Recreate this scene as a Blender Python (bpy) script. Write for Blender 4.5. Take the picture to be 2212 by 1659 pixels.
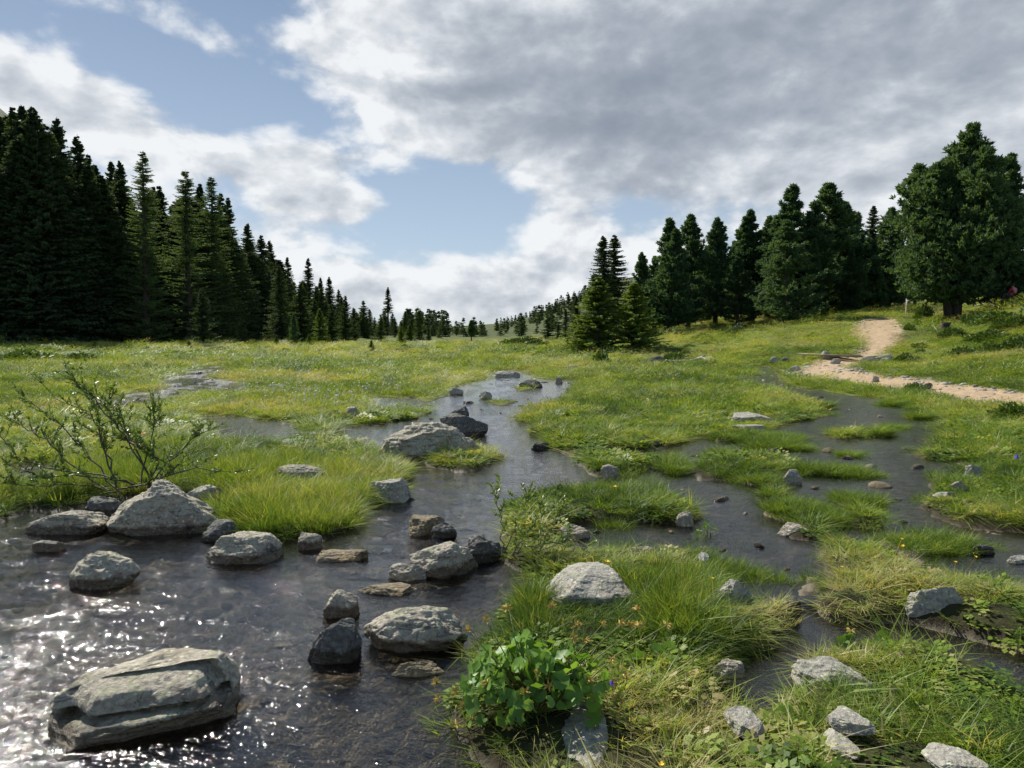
import bpy, bmesh, math, random
import numpy as np
from mathutils import Vector, Matrix, Euler
R = math.radians
for o in list(bpy.data.objects): bpy.data.objects.remove(o)
SC = bpy.context.scene
COL = SC.collection

# ------------------------------------------------------------------ camera
CAMH = 1.6; F = 1597.0; CU, CV = 1106.0, 829.5; TH = R(4.24)     # photo measured at 2212 px wide
cam_d = bpy.data.cameras.new('camera'); cam = bpy.data.objects.new('camera', cam_d); COL.objects.link(cam)
cam_d.sensor_width = 36; cam_d.lens = 26.0; cam_d.clip_start = 0.05; cam_d.clip_end = 6000
cam.location = (0, 0, CAMH); cam.rotation_euler = (R(90) - TH, 0, 0)
SC.camera = cam
SC.view_settings.view_transform = 'Standard'; SC.view_settings.look = 'None'
SC.view_settings.exposure = 0.40; SC.view_settings.gamma = 1.0

# ------------------------------------------------------------------ sun
SUN_AZ, SUN_EL = R(-42), R(45)          # azimuth from +Y, to the left of the view
sd_ = bpy.data.lights.new('sun', 'SUN'); sun = bpy.data.objects.new('sun', sd_); COL.objects.link(sun)
sd_.energy = 5.0; sd_.angle = R(0.6); sd_.color = (1.0, 0.955, 0.88)
sdir = Vector((math.sin(SUN_AZ) * math.cos(SUN_EL), math.cos(SUN_AZ) * math.cos(SUN_EL), math.sin(SUN_EL)))
sun.rotation_euler = (-sdir).to_track_quat('-Z', 'Y').to_euler(); sun.location = (-20, 20, 40)

# ------------------------------------------------------------------ node helper
class NT:
    def __init__(s, tree): s.t = tree; s.n = tree.nodes; s.l = tree.links; s.n.clear()
    def N(s, typ, ins=None, **kw):
        nd = s.n.new(typ)
        for k, v in kw.items(): setattr(nd, k, v)
        if ins:
            for k, v in ins.items(): s.set(nd.inputs[k], v)
        return nd
    def set(s, sock, v):
        if isinstance(v, bpy.types.NodeSocket): s.l.new(v, sock)
        elif isinstance(v, bpy.types.Node): s.l.new(v.outputs[0], sock)
        else:
            if sock.type == 'RGBA' and len(v) == 3: v = (*v, 1)
            sock.default_value = v
    def M(s, op, a, b=None, c=None, clamp=False):
        nd = s.n.new('ShaderNodeMath'); nd.operation = op; nd.use_clamp = clamp
        s.set(nd.inputs[0], a)
        if b is not None: s.set(nd.inputs[1], b)
        if c is not None: s.set(nd.inputs[2], c)
        return nd.outputs[0]
    def V(s, op, a, b=None, sc=None):
        nd = s.n.new('ShaderNodeVectorMath'); nd.operation = op; s.set(nd.inputs[0], a)
        if b is not None: s.set(nd.inputs[1], b)
        if sc is not None: s.set(nd.inputs['Scale'], sc)
        return nd.outputs[0]
    def mix(s, f, a, b):
        nd = s.n.new('ShaderNodeMix'); nd.data_type = 'RGBA'; nd.clamp_factor = True
        s.set(nd.inputs[0], f); s.set(nd.inputs[6], a); s.set(nd.inputs[7], b); return nd.outputs[2]
    def ss(s, x, lo, hi, a=0.0, b=1.0):
        nd = s.n.new('ShaderNodeMapRange'); nd.interpolation_type = 'SMOOTHSTEP'
        for i, v in enumerate((x, lo, hi, a, b)): s.set(nd.inputs[i], v)
        return nd.outputs[0]
    def noise(s, vec, scale, detail=4, rough=0.55, dist=0.0):
        nd = s.N('ShaderNodeTexNoise', {'Scale': scale, 'Detail': detail, 'Roughness': rough, 'Distortion': dist})
        if vec is not None: s.set(nd.inputs['Vector'], vec)
        return nd.outputs[0]

# ------------------------------------------------------------------ world: sky with clouds
W = bpy.data.worlds.new('World'); SC.world = W; W.use_nodes = True
W.cycles.sampling_method = 'MANUAL'; W.cycles.sample_map_resolution = 256
n = NT(W.node_tree)
tc = n.N('ShaderNodeTexCoord'); dvec = n.V('NORMALIZE', tc.outputs['Generated'])
sx = n.N('ShaderNodeSeparateXYZ', {0: dvec})
X_, Y_, Z_ = sx.outputs
az = n.M('ARCTAN2', X_, Y_); el = n.M('ARCSINE', Z_)
sky = n.N('ShaderNodeTexSky', sky_type='NISHITA'); sky.sun_disc = False
sky.sun_elevation = SUN_EL; sky.sun_rotation = SUN_AZ; sky.altitude = 1900; sky.air_density = 1.0; sky.dust_density = 1.2; sky.ozone_density = 1.0
def dirof(u, v):
    a = (u - CU) / F; b = (CV - v) / F
    d = Vector((a, math.cos(TH) + b * math.sin(TH), -math.sin(TH) + b * math.cos(TH))).normalized()
    return math.atan2(d.x, d.y), math.asin(d.z)
def blob(u, v, su, sv, w, tilt=0.0):
    a, e = dirof(u, v); ca, sa = math.cos(tilt), math.sin(tilt)
    da = n.M('SUBTRACT', az, a); de = n.M('SUBTRACT', el, e)
    p = n.M('ADD', n.M('MULTIPLY', da, ca * F / su), n.M('MULTIPLY', de, sa * F / su))
    q = n.M('SUBTRACT', n.M('MULTIPLY', de, ca * F / sv), n.M('MULTIPLY', da, sa * F / sv))
    r = n.M('ADD', n.M('MULTIPLY', p, p), n.M('MULTIPLY', q, q))
    return n.M('MULTIPLY', n.M('EXPONENT', n.M('MULTIPLY', r, -1.0)), w)
def total(lst):
    t = lst[0]
    for x in lst[1:]: t = n.M('ADD', t, x)
    return t
zz = n.M('ADD', n.M('MAXIMUM', Z_, 0.0), 0.16)
inv = n.M('DIVIDE', 1.0, zz)
pl = n.V('SCALE', n.N('ShaderNodeCombineXYZ', {0: X_, 1: Y_, 2: n.M('MULTIPLY', zz, zz)}).outputs[0], sc=inv)
c3 = n.N('ShaderNodeCombineXYZ', {0: X_, 1: n.M('MULTIPLY', Y_, 0.6), 2: n.M('MULTIPLY', Z_, 1.7)}).outputs[0]
nA = n.noise(pl, 1.9, 3, 0.5, 0.3)
def billow(vec, det):
    f = n.noise(vec, 6.8, det, 0.60, 0.15)
    wv = n.V('ADD', vec, n.V('SCALE', n.N('ShaderNodeTexNoise', {'Vector': vec, 'Scale': 9.0, 'Detail': 4.0}).outputs[1], sc=.07))
    vo = n.N('ShaderNodeTexVoronoi', {'Vector': wv, 'Scale': 11.0, 'Detail': 2.0, 'Roughness': .6, 'Lacunarity': 2.1}, feature='F1', normalize=True).outputs[0]
    return n.M('ADD', n.M('MULTIPLY', f, .62), n.M('MULTIPLY', n.M('SUBTRACT', .80, vo), .42))
nB = billow(c3, 9)
sun_off = n.V('ADD', c3, (-0.022, 0.0, 0.034))
nB2 = billow(sun_off, 6)
cover = total([
    blob(200, 200, 160, 30, 0.30, -0.10), blob(40, 150, 110, 60, 0.22), blob(330, 40, 120, 60, 0.10),
    blob(330, 310, 400, 42, 0.42, -0.20), blob(700, 345, 160, 28, 0.30),
    blob(690, 440, 170, 45, 0.42, 0.1), blob(600, 520, 150, 40, 0.26), blob(700, 620, 200, 50, .2),
    blob(760, 60, 170, 80, 0.36, -0.5), blob(500, 120, 200, 40, 0.20, 0.3), blob(880, 190, 200, 110, 0.36), blob(1150, 220, 320, 210, 0.42),
    blob(1300, 380, 140, 80, 0.22), blob(1600, 100, 620, 250, 0.62), blob(2100, 250, 400, 240, 0.40),
    blob(1730, 350, 200, 60, 0.24), blob(1215, 480, 80, 60, 0.26), blob(980, 630, 330, 70, 0.46), blob(1260, 640, 200, 70, 0.3),
    blob(990, 410, 230, 105, -0.50), blob(940, 500, 120, 40, -0.2), blob(1340, 430, 130, 60, -0.30), blob(330, 130, 150, 60, -0.22), blob(500, 215, 210, 50, -0.42), blob(560, 130, 90, 30, -0.1), blob(1340, 560, 120, 80, 0.1),
    blob(620, 30, 110, 50, -0.2), blob(70, 50, 120, 40, -0.15), blob(950, 490, 90, 45, -0.15)])
outv = n.M('MAXIMUM', n.ss(el, .85, 1.25), n.ss(n.M('ABSOLUTE', az), 1.0, 1.7))
cover = n.M('SUBTRACT', cover, n.M('MULTIPLY', outv, .55))
dens = n.M('ADD', n.M('ADD', cover, n.M('MULTIPLY', n.M('SUBTRACT', nB, 0.5), 1.9)), n.M('MULTIPLY', n.M('SUBTRACT', nA, 0.5), 0.35))
mask = n.ss(dens, 0.02, 0.33)
lit = n.M('SUBTRACT', nB, nB2)                                   # thinner towards the sun = brighter
dark = total([blob(1250, 230, 330, 130, 0.46, -0.4), blob(1750, 60, 520, 170, 0.50), blob(1000, 330, 140, 60, 0.2), blob(1500, 260, 260, 110, 0.42),
              blob(2150, 60, 300, 200, 0.30), blob(1400, 380, 120, 60, 0.2), blob(2050, 330, 300, 120, 0.25), blob(1650, 430, 300, 70, 0.18), blob(760, 90, 120, 60, -0.1), blob(1750, 330, 170, 50, -0.30), blob(880, 120, 130, 70, -0.28), blob(1040, 660, 260, 60, 0.14), blob(600, 480, 200, 50, 0.12)])
thick = n.ss(dens, 0.3, 1.0)
shade = n.M('ADD', n.M('ADD', n.M('MULTIPLY', thick, 0.34), n.M('MULTIPLY', dark, n.M('ADD', -.45, n.M('MULTIPLY', n.noise(c3, 4.0, 6, .60, .5), 2.7)))), n.M('MULTIPLY', lit, -3.4))
shade = n.M('TANH', n.M('MAXIMUM', n.M('ADD', shade, .06), 0.0))
cr = n.N('ShaderNodeValToRGB', {0: shade}); e = cr.color_ramp.elements
e[0].position = 0.0; e[0].color = (9.3, 9.5, 9.7, 1); e[1].position = 1.0; e[1].color = (2.5, 2.95, 3.65, 1)
m_ = e.new(0.3); m_.color = (6.7, 7.1, 7.6, 1); m_ = e.new(0.62); m_.color = (4.4, 4.85, 5.5, 1)
skyc = n.mix(0.65, n.V('SCALE', sky.outputs[0], sc=1.0), n.mix(n.ss(el, 0.0, 0.6), (5.3, 6.4, 7.6), (1.8, 2.8, 4.4)))
fin = n.mix(n.M('MULTIPLY', mask, 0.96), skyc, cr.outputs[0])
bg = n.N('ShaderNodeBackground', {0: fin, 1: 0.074}); n.N('ShaderNodeOutputWorld', {0: bg.outputs[0]})

# ------------------------------------------------------------------ numpy noise
def _h(ix, iy, iz, seed):
    h = (ix.astype(np.int64) * 374761393 + iy.astype(np.int64) * 668265263 + iz.astype(np.int64) * 2147483647 + seed * 974711) & 0xffffffff
    h = ((h ^ (h >> 13)) * 1274126177) & 0xffffffff
    return ((h ^ (h >> 16)) & 0xffff) / 65535.0
def vnoise(x, y, z=None, seed=0):
    if z is None: z = np.zeros_like(x)
    x0, y0, z0 = np.floor(x), np.floor(y), np.floor(z); fx, fy, fz = x - x0, y - y0, z - z0
    fx, fy, fz = fx * fx * (3 - 2 * fx), fy * fy * (3 - 2 * fy), fz * fz * (3 - 2 * fz)
    r = 0
    for i in (0, 1):
        for j in (0, 1):
            for k in (0, 1):
                r = r + _h(x0 + i, y0 + j, z0 + k, seed) * (fx if i else 1 - fx) * (fy if j else 1 - fy) * (fz if k else 1 - fz)
    return r * 2 - 1
def fbm(x, y, z=None, oct=4, seed=0, rough=0.5):
    r = 0; a = 1.0; s = 0
    for o in range(oct):
        f = 2.0 ** o
        r = r + a * vnoise(x * f + 17.3 * o, y * f - 9.1 * o, None if z is None else z * f + 5.7 * o, seed + o); s += a; a *= rough
    return r / s
def sstep(x, a, b):
    t = np.clip((x - a) / (b - a), 0, 1); return t * t * (3 - 2 * t)

# ------------------------------------------------------------------ pixel -> world
def ray(u, v):
    a = (u - CU) / F; b = (CV - v) / F
    return a, math.cos(TH) + b * math.sin(TH), -math.sin(TH) + b * math.cos(TH)
def G(u, v, z=0.0):
    a, c, d = ray(u, v)
    d = min(d, -0.004); t = (z - CAMH) / d
    return (a * t, c * t)
def at(u, v, Y):
    a, c, d = ray(u, v); t = Y / c
    return Vector((a * t, Y, CAMH + d * t))

# ------------------------------------------------------------------ terrain base
DEP = [0, 5, 10, 20, 30, 40, 50, 60, 75, 90, 120, 150, 200, 350, 600, 800, 3000]
TAB = {
 -900: [0,0,0,0,0,.1,.2,.6,4,10,24,38,64,140,230,270,270],
 -500: [0,0,0,0,0,0,0,.2,2,8,22,35,60,130,220,260,260],
 0:    [0,0,0,0,0,0,.1,.2,1.2,4,14,22,40,100,185,228,230],
 300:  [0,0,0,0,0,0,.0,.05,.1,.8,5,10,20,45,80,95,90],
 600:  [0,0,0,0,0,0,0,0,-.1,-.2,-.1,.4,4,10,18,20,20],
 850:  [0,0,0,0,0,0,0,0,-.1,-.2,-.4,-.4,-.2,1.5,3,3,0],
 1000: [0,0,0,0,0,0,0,0,-.05,-.1,-.3,-.4,-.3,.3,4,3.5,0],
 1106: [0,0,0,0,0,0,0,0,0,-.1,-.25,-.3,-.1,1.5,7,7,0],
 1180: [0,0,0,0,0,0,0,0,0,0,0,.1,.8,5.5,15,16,10],
 1250: [0,0,0,0,0,0,0,0,.1,.3,1,2,4,12,27,30,25],
 1340: [0,0,0,0,0,.1,.3,.7,1.5,2.5,4,6,9,20,45,50,40],
 1430: [0,0,0,0,.05,.3,.8,1.4,2.2,3,5,7,10,22,45,50,40],
 1560: [0,0,0,0,.1,.55,1.2,1.8,2.6,3.5,5,7,10,24,45,50,40],
 1700: [0,0,0,0,.25,.8,1.6,2.3,3,4,6,8,12,25,45,50,40],
 1880: [0,0,0,0,.25,1.2,2.35,2.9,3.6,4.6,7,9,13,26,45,50,40],
 2075: [0,0,0,.05,.5,1.25,2.0,2.9,4,5,7,9,13,26,45,50,40],
 2212: [0,0,0,.1,.8,2.9,4.1,4.6,5.2,6,8,10,14,26,45,50,40],
 2700: [0,0,0,.3,1.8,4,5,6,7,8,10,12,16,28,45,50,40],
 3400: [0,0,0,.3,1.8,4,5,6,7,8,10,12,16,28,45,50,40]}
uk = np.array(sorted(TAB)); tk = (uk - CU) / F; tab = np.array([TAB[k] for k in uk], float)
LD = lambda d: np.log(np.asarray(d, float) + 8.0)
NTt, NTd = 260, 300
tg = np.linspace(-1.3, 1.45, NTt); lg = np.linspace(LD(0), LD(3000), NTd)
tmp = np.array([np.interp(lg, LD(DEP), row) for row in tab])
grid = np.array([np.interp(tg, tk, tmp[:, j]) for j in range(NTd)]).T
for _ in range(5):
    p = np.pad(grid, ((2, 2), (2, 2)), mode='edge')
    grid = (p[0:-4, 2:-2] + p[1:-3, 2:-2] + p[2:-2, 2:-2] + p[3:-1, 2:-2] + p[4:, 2:-2]
            + p[2:-2, 0:-4] + p[2:-2, 1:-3] + p[2:-2, 3:-1] + p[2:-2, 4:]) / 9
def base_z(x, y):
    d = np.maximum(y, 0.05); t = np.clip(x / d, -1.29, 1.44)
    d = np.clip(d, 0, 2990)
    fi = (t + 1.3) / (2.75) * (NTt - 1); fj = (LD(d) - lg[0]) / (lg[-1] - lg[0]) * (NTd - 1)
    i = np.clip(fi.astype(int), 0, NTt - 2); j = np.clip(fj.astype(int), 0, NTd - 2); a = fi - i; b = fj - j
    z = grid[i, j] * (1 - a) * (1 - b) + grid[i + 1, j] * a * (1 - b) + grid[i, j + 1] * (1 - a) * b + grid[i + 1, j + 1] * a * b
    return z

def poly_sd(x, y, P):           # >0 inside
    P = np.asarray(P, float); x = np.asarray(x, float); y = np.asarray(y, float)
    d2 = np.full(x.shape, 1e18); ins = np.zeros(x.shape, bool)
    for k in range(len(P)):
        ax, ay = P[k]; bx, by = P[(k + 1) % len(P)]
        ex, ey = bx - ax, by - ay; wx, wy = x - ax, y - ay
        t = np.clip((wx * ex + wy * ey) / (ex * ex + ey * ey + 1e-12), 0, 1)
        dx, dy = wx - ex * t, wy - ey * t; d2 = np.minimum(d2, dx * dx + dy * dy)
        c = ((ay > y) != (by > y)); 
        if abs(by - ay) > 1e-12: ins ^= c & (x < (bx - ax) * (y - ay) / (by - ay) + ax)
    d = np.sqrt(d2); return np.where(ins, d, -d)

WATER = [
 [(-900,1150),(-300,1145),(0,1130),(60,1108),(150,1100),(250,1080),(400,1072),(440,1090),(430,1120),(500,1152),(560,1174),(640,1164),(700,1170),(790,1142),(805,1088),(880,1080),(890,1040),(885,1000),(825,985),(800,965),(735,948),(740,928),(870,908),(935,895),(920,875),(970,850),(1000,830),(1060,815),(1045,803),(1135,798),(1160,818),(1250,822),(1218,848),(1195,868),(1140,885),(1112,905),(1150,925),(1165,965),(1240,980),(1330,972),(1450,966),(1520,950),(1640,938),(1720,915),(1810,900),(1750,874),(1690,846),(1640,832),(1555,824),(1555,812),(1640,815),(1622,796),(1668,794),(1700,833),(1790,848),(1880,860),(1985,882),(2020,908),(2060,935),(2000,955),(1985,985),(2110,1010),(2030,1032),(2000,1060),(2005,1100),(2070,1140),(2212,1152),(2700,1190),(2700,1350),(2212,1282),(2100,1258),(2000,1240),(1900,1195),(1800,1170),(1772,1200),(1785,1250),(1765,1300),(1700,1310),(1600,1320),(1530,1270),(1495,1215),(1480,1180),(1440,1190),(1370,1196),(1200,1182),(1090,1200),(1110,1225),(1150,1240),(1165,1280),(1110,1320),(1100,1390),(1040,1420),(1000,1500),(960,1570),(1020,1640),(1100,1700),(1150,2000),(-2500,2000)],
 [(1735,1290),(1800,1318),(1960,1328),(2090,1352),(2212,1395),(2700,1500),(2700,1640),(2212,1490),(2150,1440),(1950,1388),(1850,1400),(1740,1425),(1720,1445),(1700,1480),(1690,1525),(1650,1525),(1590,1532),(1555,1500),(1535,1460),(1545,1415),(1600,1388),(1680,1378),(1700,1340)],
 [(425,900),(500,898),(560,908),(640,915),(655,940),(600,952),(530,952),(470,940)],
 [(205,868),(300,846),(375,840),(395,858),(310,882),(230,890)],
 [(355,820),(425,796),(480,790),(512,806),(450,816),(530,828),(525,850),(440,848),(365,840)],
 [(10,1010),(115,1012),(140,1048),(30,1054)],
 [(800,860),(905,860),(915,882),(825,890)],
 [(1385,778),(1500,776),(1500,788),(1400,790)],
]
ISLE = [
 [(1105,1100),(1160,1072),(1260,1058),(1400,1068),(1500,1098),(1530,1125),(1480,1142),(1400,1128),(1300,1130),(1220,1140),(1230,1185),(1100,1212),(1070,1150)],
 [(920,975),(960,962),(1040,965),(1085,985),(1060,1012),(1000,1022),(930,1010)],
 [(1235,992),(1330,985),(1440,1000),(1380,1022),(1290,1028)],
 [(1490,1005),(1560,988),(1700,985),(1735,1003),(1710,1028),(1600,1042),(1510,1036)],
 [(1625,1070),(1670,1055),(1720,1065),(1712,1088),(1650,1095)],
 [(1695,1140),(1740,1125),(1778,1140),(1770,1165),(1715,1162)],
 [(1818,1115),(1860,1103),(1915,1120),(1900,1142),(1840,1138)],
 [(1230,925),(1230,925),(1231,926)],
 [(1780,940),(1850,925),(1900,935),(1860,950),(1800,950)],
 [(1040,868),(1080,860),(1120,868),(1080,878)],
 [(1110,835),(1150,830),(1160,840),(1120,845)],
]
WATW = [[G(u, v) for u, v in p] for p in WATER]; ISLW = [[G(u, v) for u, v in p] for p in ISLE if len(set(p)) > 2 and abs(p[0][0]-p[2][0]) > 2]
def water_sd(x, y):             # >0 in water (metres from the bank)
    d = np.full(np.shape(x), -1e9)
    for P in WATW: d = np.maximum(d, poly_sd(x, y, P))
    for P in ISLW: d = np.minimum(d, -poly_sd(x, y, P))
    r = np.hypot(x, y)
    return d + fbm(x * 2.2, y * 2.2, oct=4, seed=5, rough=.6) * np.clip(0.018 * r, 0.05, 0.30)
LOWPOOL = [G(u, v) for u, v in [(1700,1318),(1745,1306),(1800,1312),(1960,1324),(2090,1348),(2212,1385),(2900,1520),(3200,2400),(1200,2400),(1480,1500),(1530,1400),(1660,1370)]]
def water_z(x, y):
    s = poly_sd(x, y, LOWPOOL); return -0.045 * sstep(s, -0.06, 0.05)
def land_raw(x, y):
    r = np.hypot(x, y)
    und = fbm(x * .35, y * .35, oct=3, seed=3) * np.clip(r * .004, .02, .30) * sstep(r, 2, 30)
    far = fbm(x * .08, y * .08, oct=3, seed=31) * .5 * sstep(r, 30, 60)
    hum = np.abs(fbm(x * 1.7, y * 1.7, oct=3, seed=9)) * .07
    return base_z(x, y) + und + far * .6 + hum * sstep(r, 3, 14) * 1.0
PATHPX = [
 [(1740,783),(1800,790),(1850,800),(1920,812),(2000,822),(2100,835),(2212,850),(2500,880),(2500,915),(2212,876),(2150,873),(2080,862),(2000,850),(1900,838),(1850,832),(1780,820),(1730,806),(1722,792)],
 [(1728,800),(1735,782),(1785,774),(1838,772),(1868,752),(1864,735),(1848,717),(1852,700),(1872,690),(1900,687),(1925,687),(1935,705),(1945,730),(1932,750),(1902,770),(1868,783),(1815,800)],
]
def hit(u, v, lift=0.0):        # first ground point on the ray of a pixel
    a, c, d = ray(u, v)
    ys = np.concatenate([np.linspace(1, 90, 1800), np.geomspace(90, 1500, 600)]); t = ys / c
    z = CAMH + d * t; g = land_raw(a * t, ys) + lift
    k = np.argmax(z < g) if (z < g).any() else len(ys) - 1
    return float(a * t[k]), float(ys[k]), float(g[k])
PATHW = [[hit(u, v)[:2] for u, v in p] for p in PATHPX]
def path_sd(x, y):
    d = np.full(np.shape(x), -1e9)
    for P in PATHW: d = np.maximum(d, poly_sd(x, y, P))
    return d + .08 + fbm(x * 1.1, y * 1.1, oct=3, seed=77, rough=.6) * .22
BAREPX = [[(1935,722),(2000,712),(2040,720),(2030,732),(1990,745),(1950,755),(1925,765)], [(1950,738),(2040,742),(2060,750),(1980,760)]]
BAREW = [[hit(u, v)[:2] for u, v in p] for p in BAREPX]

def terrain(x, y, parts=False):
    x = np.asarray(x, float); y = np.asarray(y, float)
    shp = x.shape; r = np.hypot(x, y); z = land_raw(x, y)
    near = (r < 70) & (y > -20)
    wsd = np.full(shp, -30.0); psd = np.full(shp, -30.0)
    xn, yn = x[near], y[near]
    w = water_sd(xn, yn); p = path_sd(xn, yn); wsd[near] = w; psd[near] = p
    rn = r[near]; wz = water_z(xn, yn)
    bank = np.interp(rn, [0, 5, 9, 14, 30], [.05, .06, .04, .02, .008])
    tex = fbm(xn * 3.1, yn * 3.1, oct=4, seed=11) 
    z[near] = np.where(rn > 9, z[near] * (.12 + .88 * sstep(-np.maximum(w, -9), .0, 2.6)), z[near])
    zl = z[near] + bank * sstep(-w, -.03, .16) + sstep(-w, .1, 1.0) * .05 * np.interp(rn, [0, 8, 15], [.6, .5, .2]) + tex * np.interp(rn, [0, 6, 15], [.045, .035, .015]) * sstep(-w, 0, .2) + .5 * wz * (w > -.5)
    peb = np.abs(fbm(xn * 5, yn * 5, oct=4, seed=21, rough=.6))
    zb = wz - .015 - .13 * sstep(w, 0, .45) - .05 * sstep(w, .4, 1.5) + peb * .07 * sstep(w, .02, .3)
    shallow = sstep(xn, .6, 2.0) * sstep(yn, 3.8, 5)          # muddy shallows on the right
    zb = zb * (1 - shallow) + shallow * (wz - .012 - .05 * sstep(w, 0, .5) + (peb - .3) * .05)
    isl = sstep(fbm(xn * 1.6, yn * 1.6, oct=3, seed=55), .16, .34) * shallow * (yn < 16) * sstep(w, .0, .12)
    zb = zb + isl * .075
    zt = np.where(w > 0, zb, np.maximum(zl, wz + .004))
    k = sstep(w, -.03, .04); zt = zb * k + np.maximum(zl, wz + .004) * (1 - k)
    zt = zt - .06 * sstep(p, -.1, .3) 
    z[near] = zt
    if parts: return z, wsd, psd
    return z

# ------------------------------------------------------------------ object helpers
def mesh_np(name, verts, faces_flat, sizes, smooth=False):
    me = bpy.data.meshes.new(name); nv = len(verts); nf = len(sizes)
    me.vertices.add(nv); me.vertices.foreach_set('co', np.asarray(verts, np.float32).ravel())
    me.loops.add(len(faces_flat)); me.loops.foreach_set('vertex_index', np.asarray(faces_flat, np.int32))
    me.polygons.add(nf); sizes = np.asarray(sizes, np.int32)
    st = np.concatenate([[0], np.cumsum(sizes)[:-1]]).astype(np.int32)
    me.polygons.foreach_set('loop_start', st); me.polygons.foreach_set('loop_total', sizes)
    if smooth: me.polygons.foreach_set('use_smooth', np.ones(nf, bool))
    me.update(calc_edges=True); me.validate(); return me
def link(name, me, mat=None, parent=None, loc=None):
    o = bpy.data.objects.new(name, me); COL.objects.link(o)
    if mat is not None and me is not None and len(me.materials) == 0: me.materials.append(mat)
    if parent: o.parent = parent
    if loc is not None: o.location = loc
    return o
def tag(o, label=None, cat=None, group=None, kind=None):
    if label: o['label'] = label
    if cat: o['category'] = cat
    if group: o['group'] = group
    if kind: o['kind'] = kind
    return o
def empty(name, loc, rz=0):
    o = bpy.data.objects.new(name, None); COL.objects.link(o); o.location = loc; o.rotation_euler.z = rz; o.empty_display_size = .1; return o
class MB:                        # triangle/quad soup collector
    def __init__(s): s.v = []; s.f = []; s.s = []; s.n = 0
    def add(s, v, f):
        v = np.asarray(v, float).reshape(-1, 3); f = np.asarray(f, int)
        s.v.append(v); s.f.append((f + s.n).ravel()); s.s.append(np.full(len(f), f.shape[1])); s.n += len(v)
    def tube(s, pts, rad, k=6, cap=True):
        pts = [Vector(p) for p in pts]; m = len(pts); rad = [rad] * m if np.isscalar(rad) else rad
        vs = []; up = Vector((0.13, 0.21, 1))
        for i, p in enumerate(pts):
            d = (pts[min(i + 1, m - 1)] - pts[max(i - 1, 0)]).normalized()
            a = d.cross(up if abs(d.dot(up.normalized())) < .97 else Vector((1, 0, 0))).normalized(); b = d.cross(a)
            for j in range(k):
                t = 2 * math.pi * j / k; vs.append(p + (a * math.cos(t) + b * math.sin(t)) * rad[i])
        q = [[i * k + j, i * k + (j + 1) % k, (i + 1) * k + (j + 1) % k, (i + 1) * k + j] for i in range(m - 1) for j in range(k)]
        s.add(vs, q)
        if cap and k >= 3:
            s.v.append(np.zeros((0, 3)))
            for i in (0, m - 1):
                s.f.append(np.array([i * k + j for j in range(k)]) + s.n - len(vs)); s.s.append(np.array([k]))
    def mesh(s, name, smooth=False): return mesh_np(name, np.concatenate(s.v), np.concatenate(s.f), np.concatenate(s.s), smooth)

# ------------------------------------------------------------------ materials
MATS = {}
def material(name, fn):
    m = bpy.data.materials.new(name); m.use_nodes = True; t = NT(m.node_tree); fn(t); MATS[name] = m; return m
def leafy(name, cols, hue_scale=.6, trans=.35, rough=.55, inst=False, obj_rand=.35, spec=.25):
    def f(t):
        geo = t.N('ShaderNodeNewGeometry')
        rnd = geo.outputs['Random Per Island']
        if inst:
            a = t.N('ShaderNodeAttribute', attribute_type='INSTANCER', attribute_name='tint').outputs['Fac']
            x = t.M('ADD', a, t.M('MULTIPLY', t.M('SUBTRACT', rnd, .5), .60), clamp=True)
        else:
            ob = t.N('ShaderNodeObjectInfo').outputs['Random']
            pos = t.N('ShaderNodeTexCoord').outputs['Object']
            x = t.M('ADD', t.M('ADD', t.M('MULTIPLY', rnd, .45), t.M('MULTIPLY', ob, obj_rand)), t.M('MULTIPLY', t.M('SUBTRACT', t.noise(pos, hue_scale, 2), .5), .8), clamp=True)
        r = t.N('ShaderNodeValToRGB', {0: x}); el_ = r.color_ramp.elements
        el_[0].color = (*cols[0], 1); el_[1].color = (*cols[-1], 1)
        for i, c in enumerate(cols[1:-1]): q = el_.new((i + 1) / (len(cols) - 1)); q.color = (*c, 1)
        p = t.N('ShaderNodeBsdfPrincipled', {'Base Color': r.outputs[0], 'Roughness': rough, 'Specular IOR Level': spec})
        tr = t.N('ShaderNodeBsdfTranslucent', {0: t.V('MULTIPLY', r.outputs[0], (1.25, 1.15, .5))})
        t.N('ShaderNodeOutputMaterial', {0: t.N('ShaderNodeMixShader', {0: trans, 1: p.outputs[0], 2: tr.outputs[0]}).outputs[0]})
    return material(name, f)
GRASS = leafy('grass', [(.05,.095,.020), (.105,.18,.026), (.19,.29,.036), (.30,.38,.07), (.46,.40,.19)], trans=.45, inst=True, rough=.45, spec=.22)
SPRUCE = leafy('spruce_needles', [(.040,.072,.045), (.074,.115,.054), (.14,.185,.066)], trans=.42, rough=.7, spec=.15)
SPRUCEY = leafy('young_spruce_needles', [(.08,.13,.036), (.15,.22,.05), (.25,.32,.065)], trans=.45, rough=.6, spec=.2)
PINE = leafy('pine_needles', [(.042,.088,.054), (.085,.15,.07), (.15,.225,.085)], trans=.42, rough=.6, spec=.2)
LARCH = leafy('larch_needles', [(.075,.125,.055), (.12,.18,.07), (.18,.25,.09)], trans=.45, rough=.7, spec=.15)
BUSH = leafy('shrub_leaves', [(.05,.085,.022), (.09,.15,.03), (.16,.22,.05)], trans=.25, hue_scale=2)
WILLOW = leafy('willow_leaves', [(.11,.17,.05), (.17,.25,.07), (.26,.34,.12)], trans=.45, rough=.35, spec=.5, hue_scale=3)
MARI = leafy('marigold_leaves', [(.09,.20,.035), (.19,.34,.06), (.36,.48,.13)], trans=.45, rough=.42, spec=.35, hue_scale=8)
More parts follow.
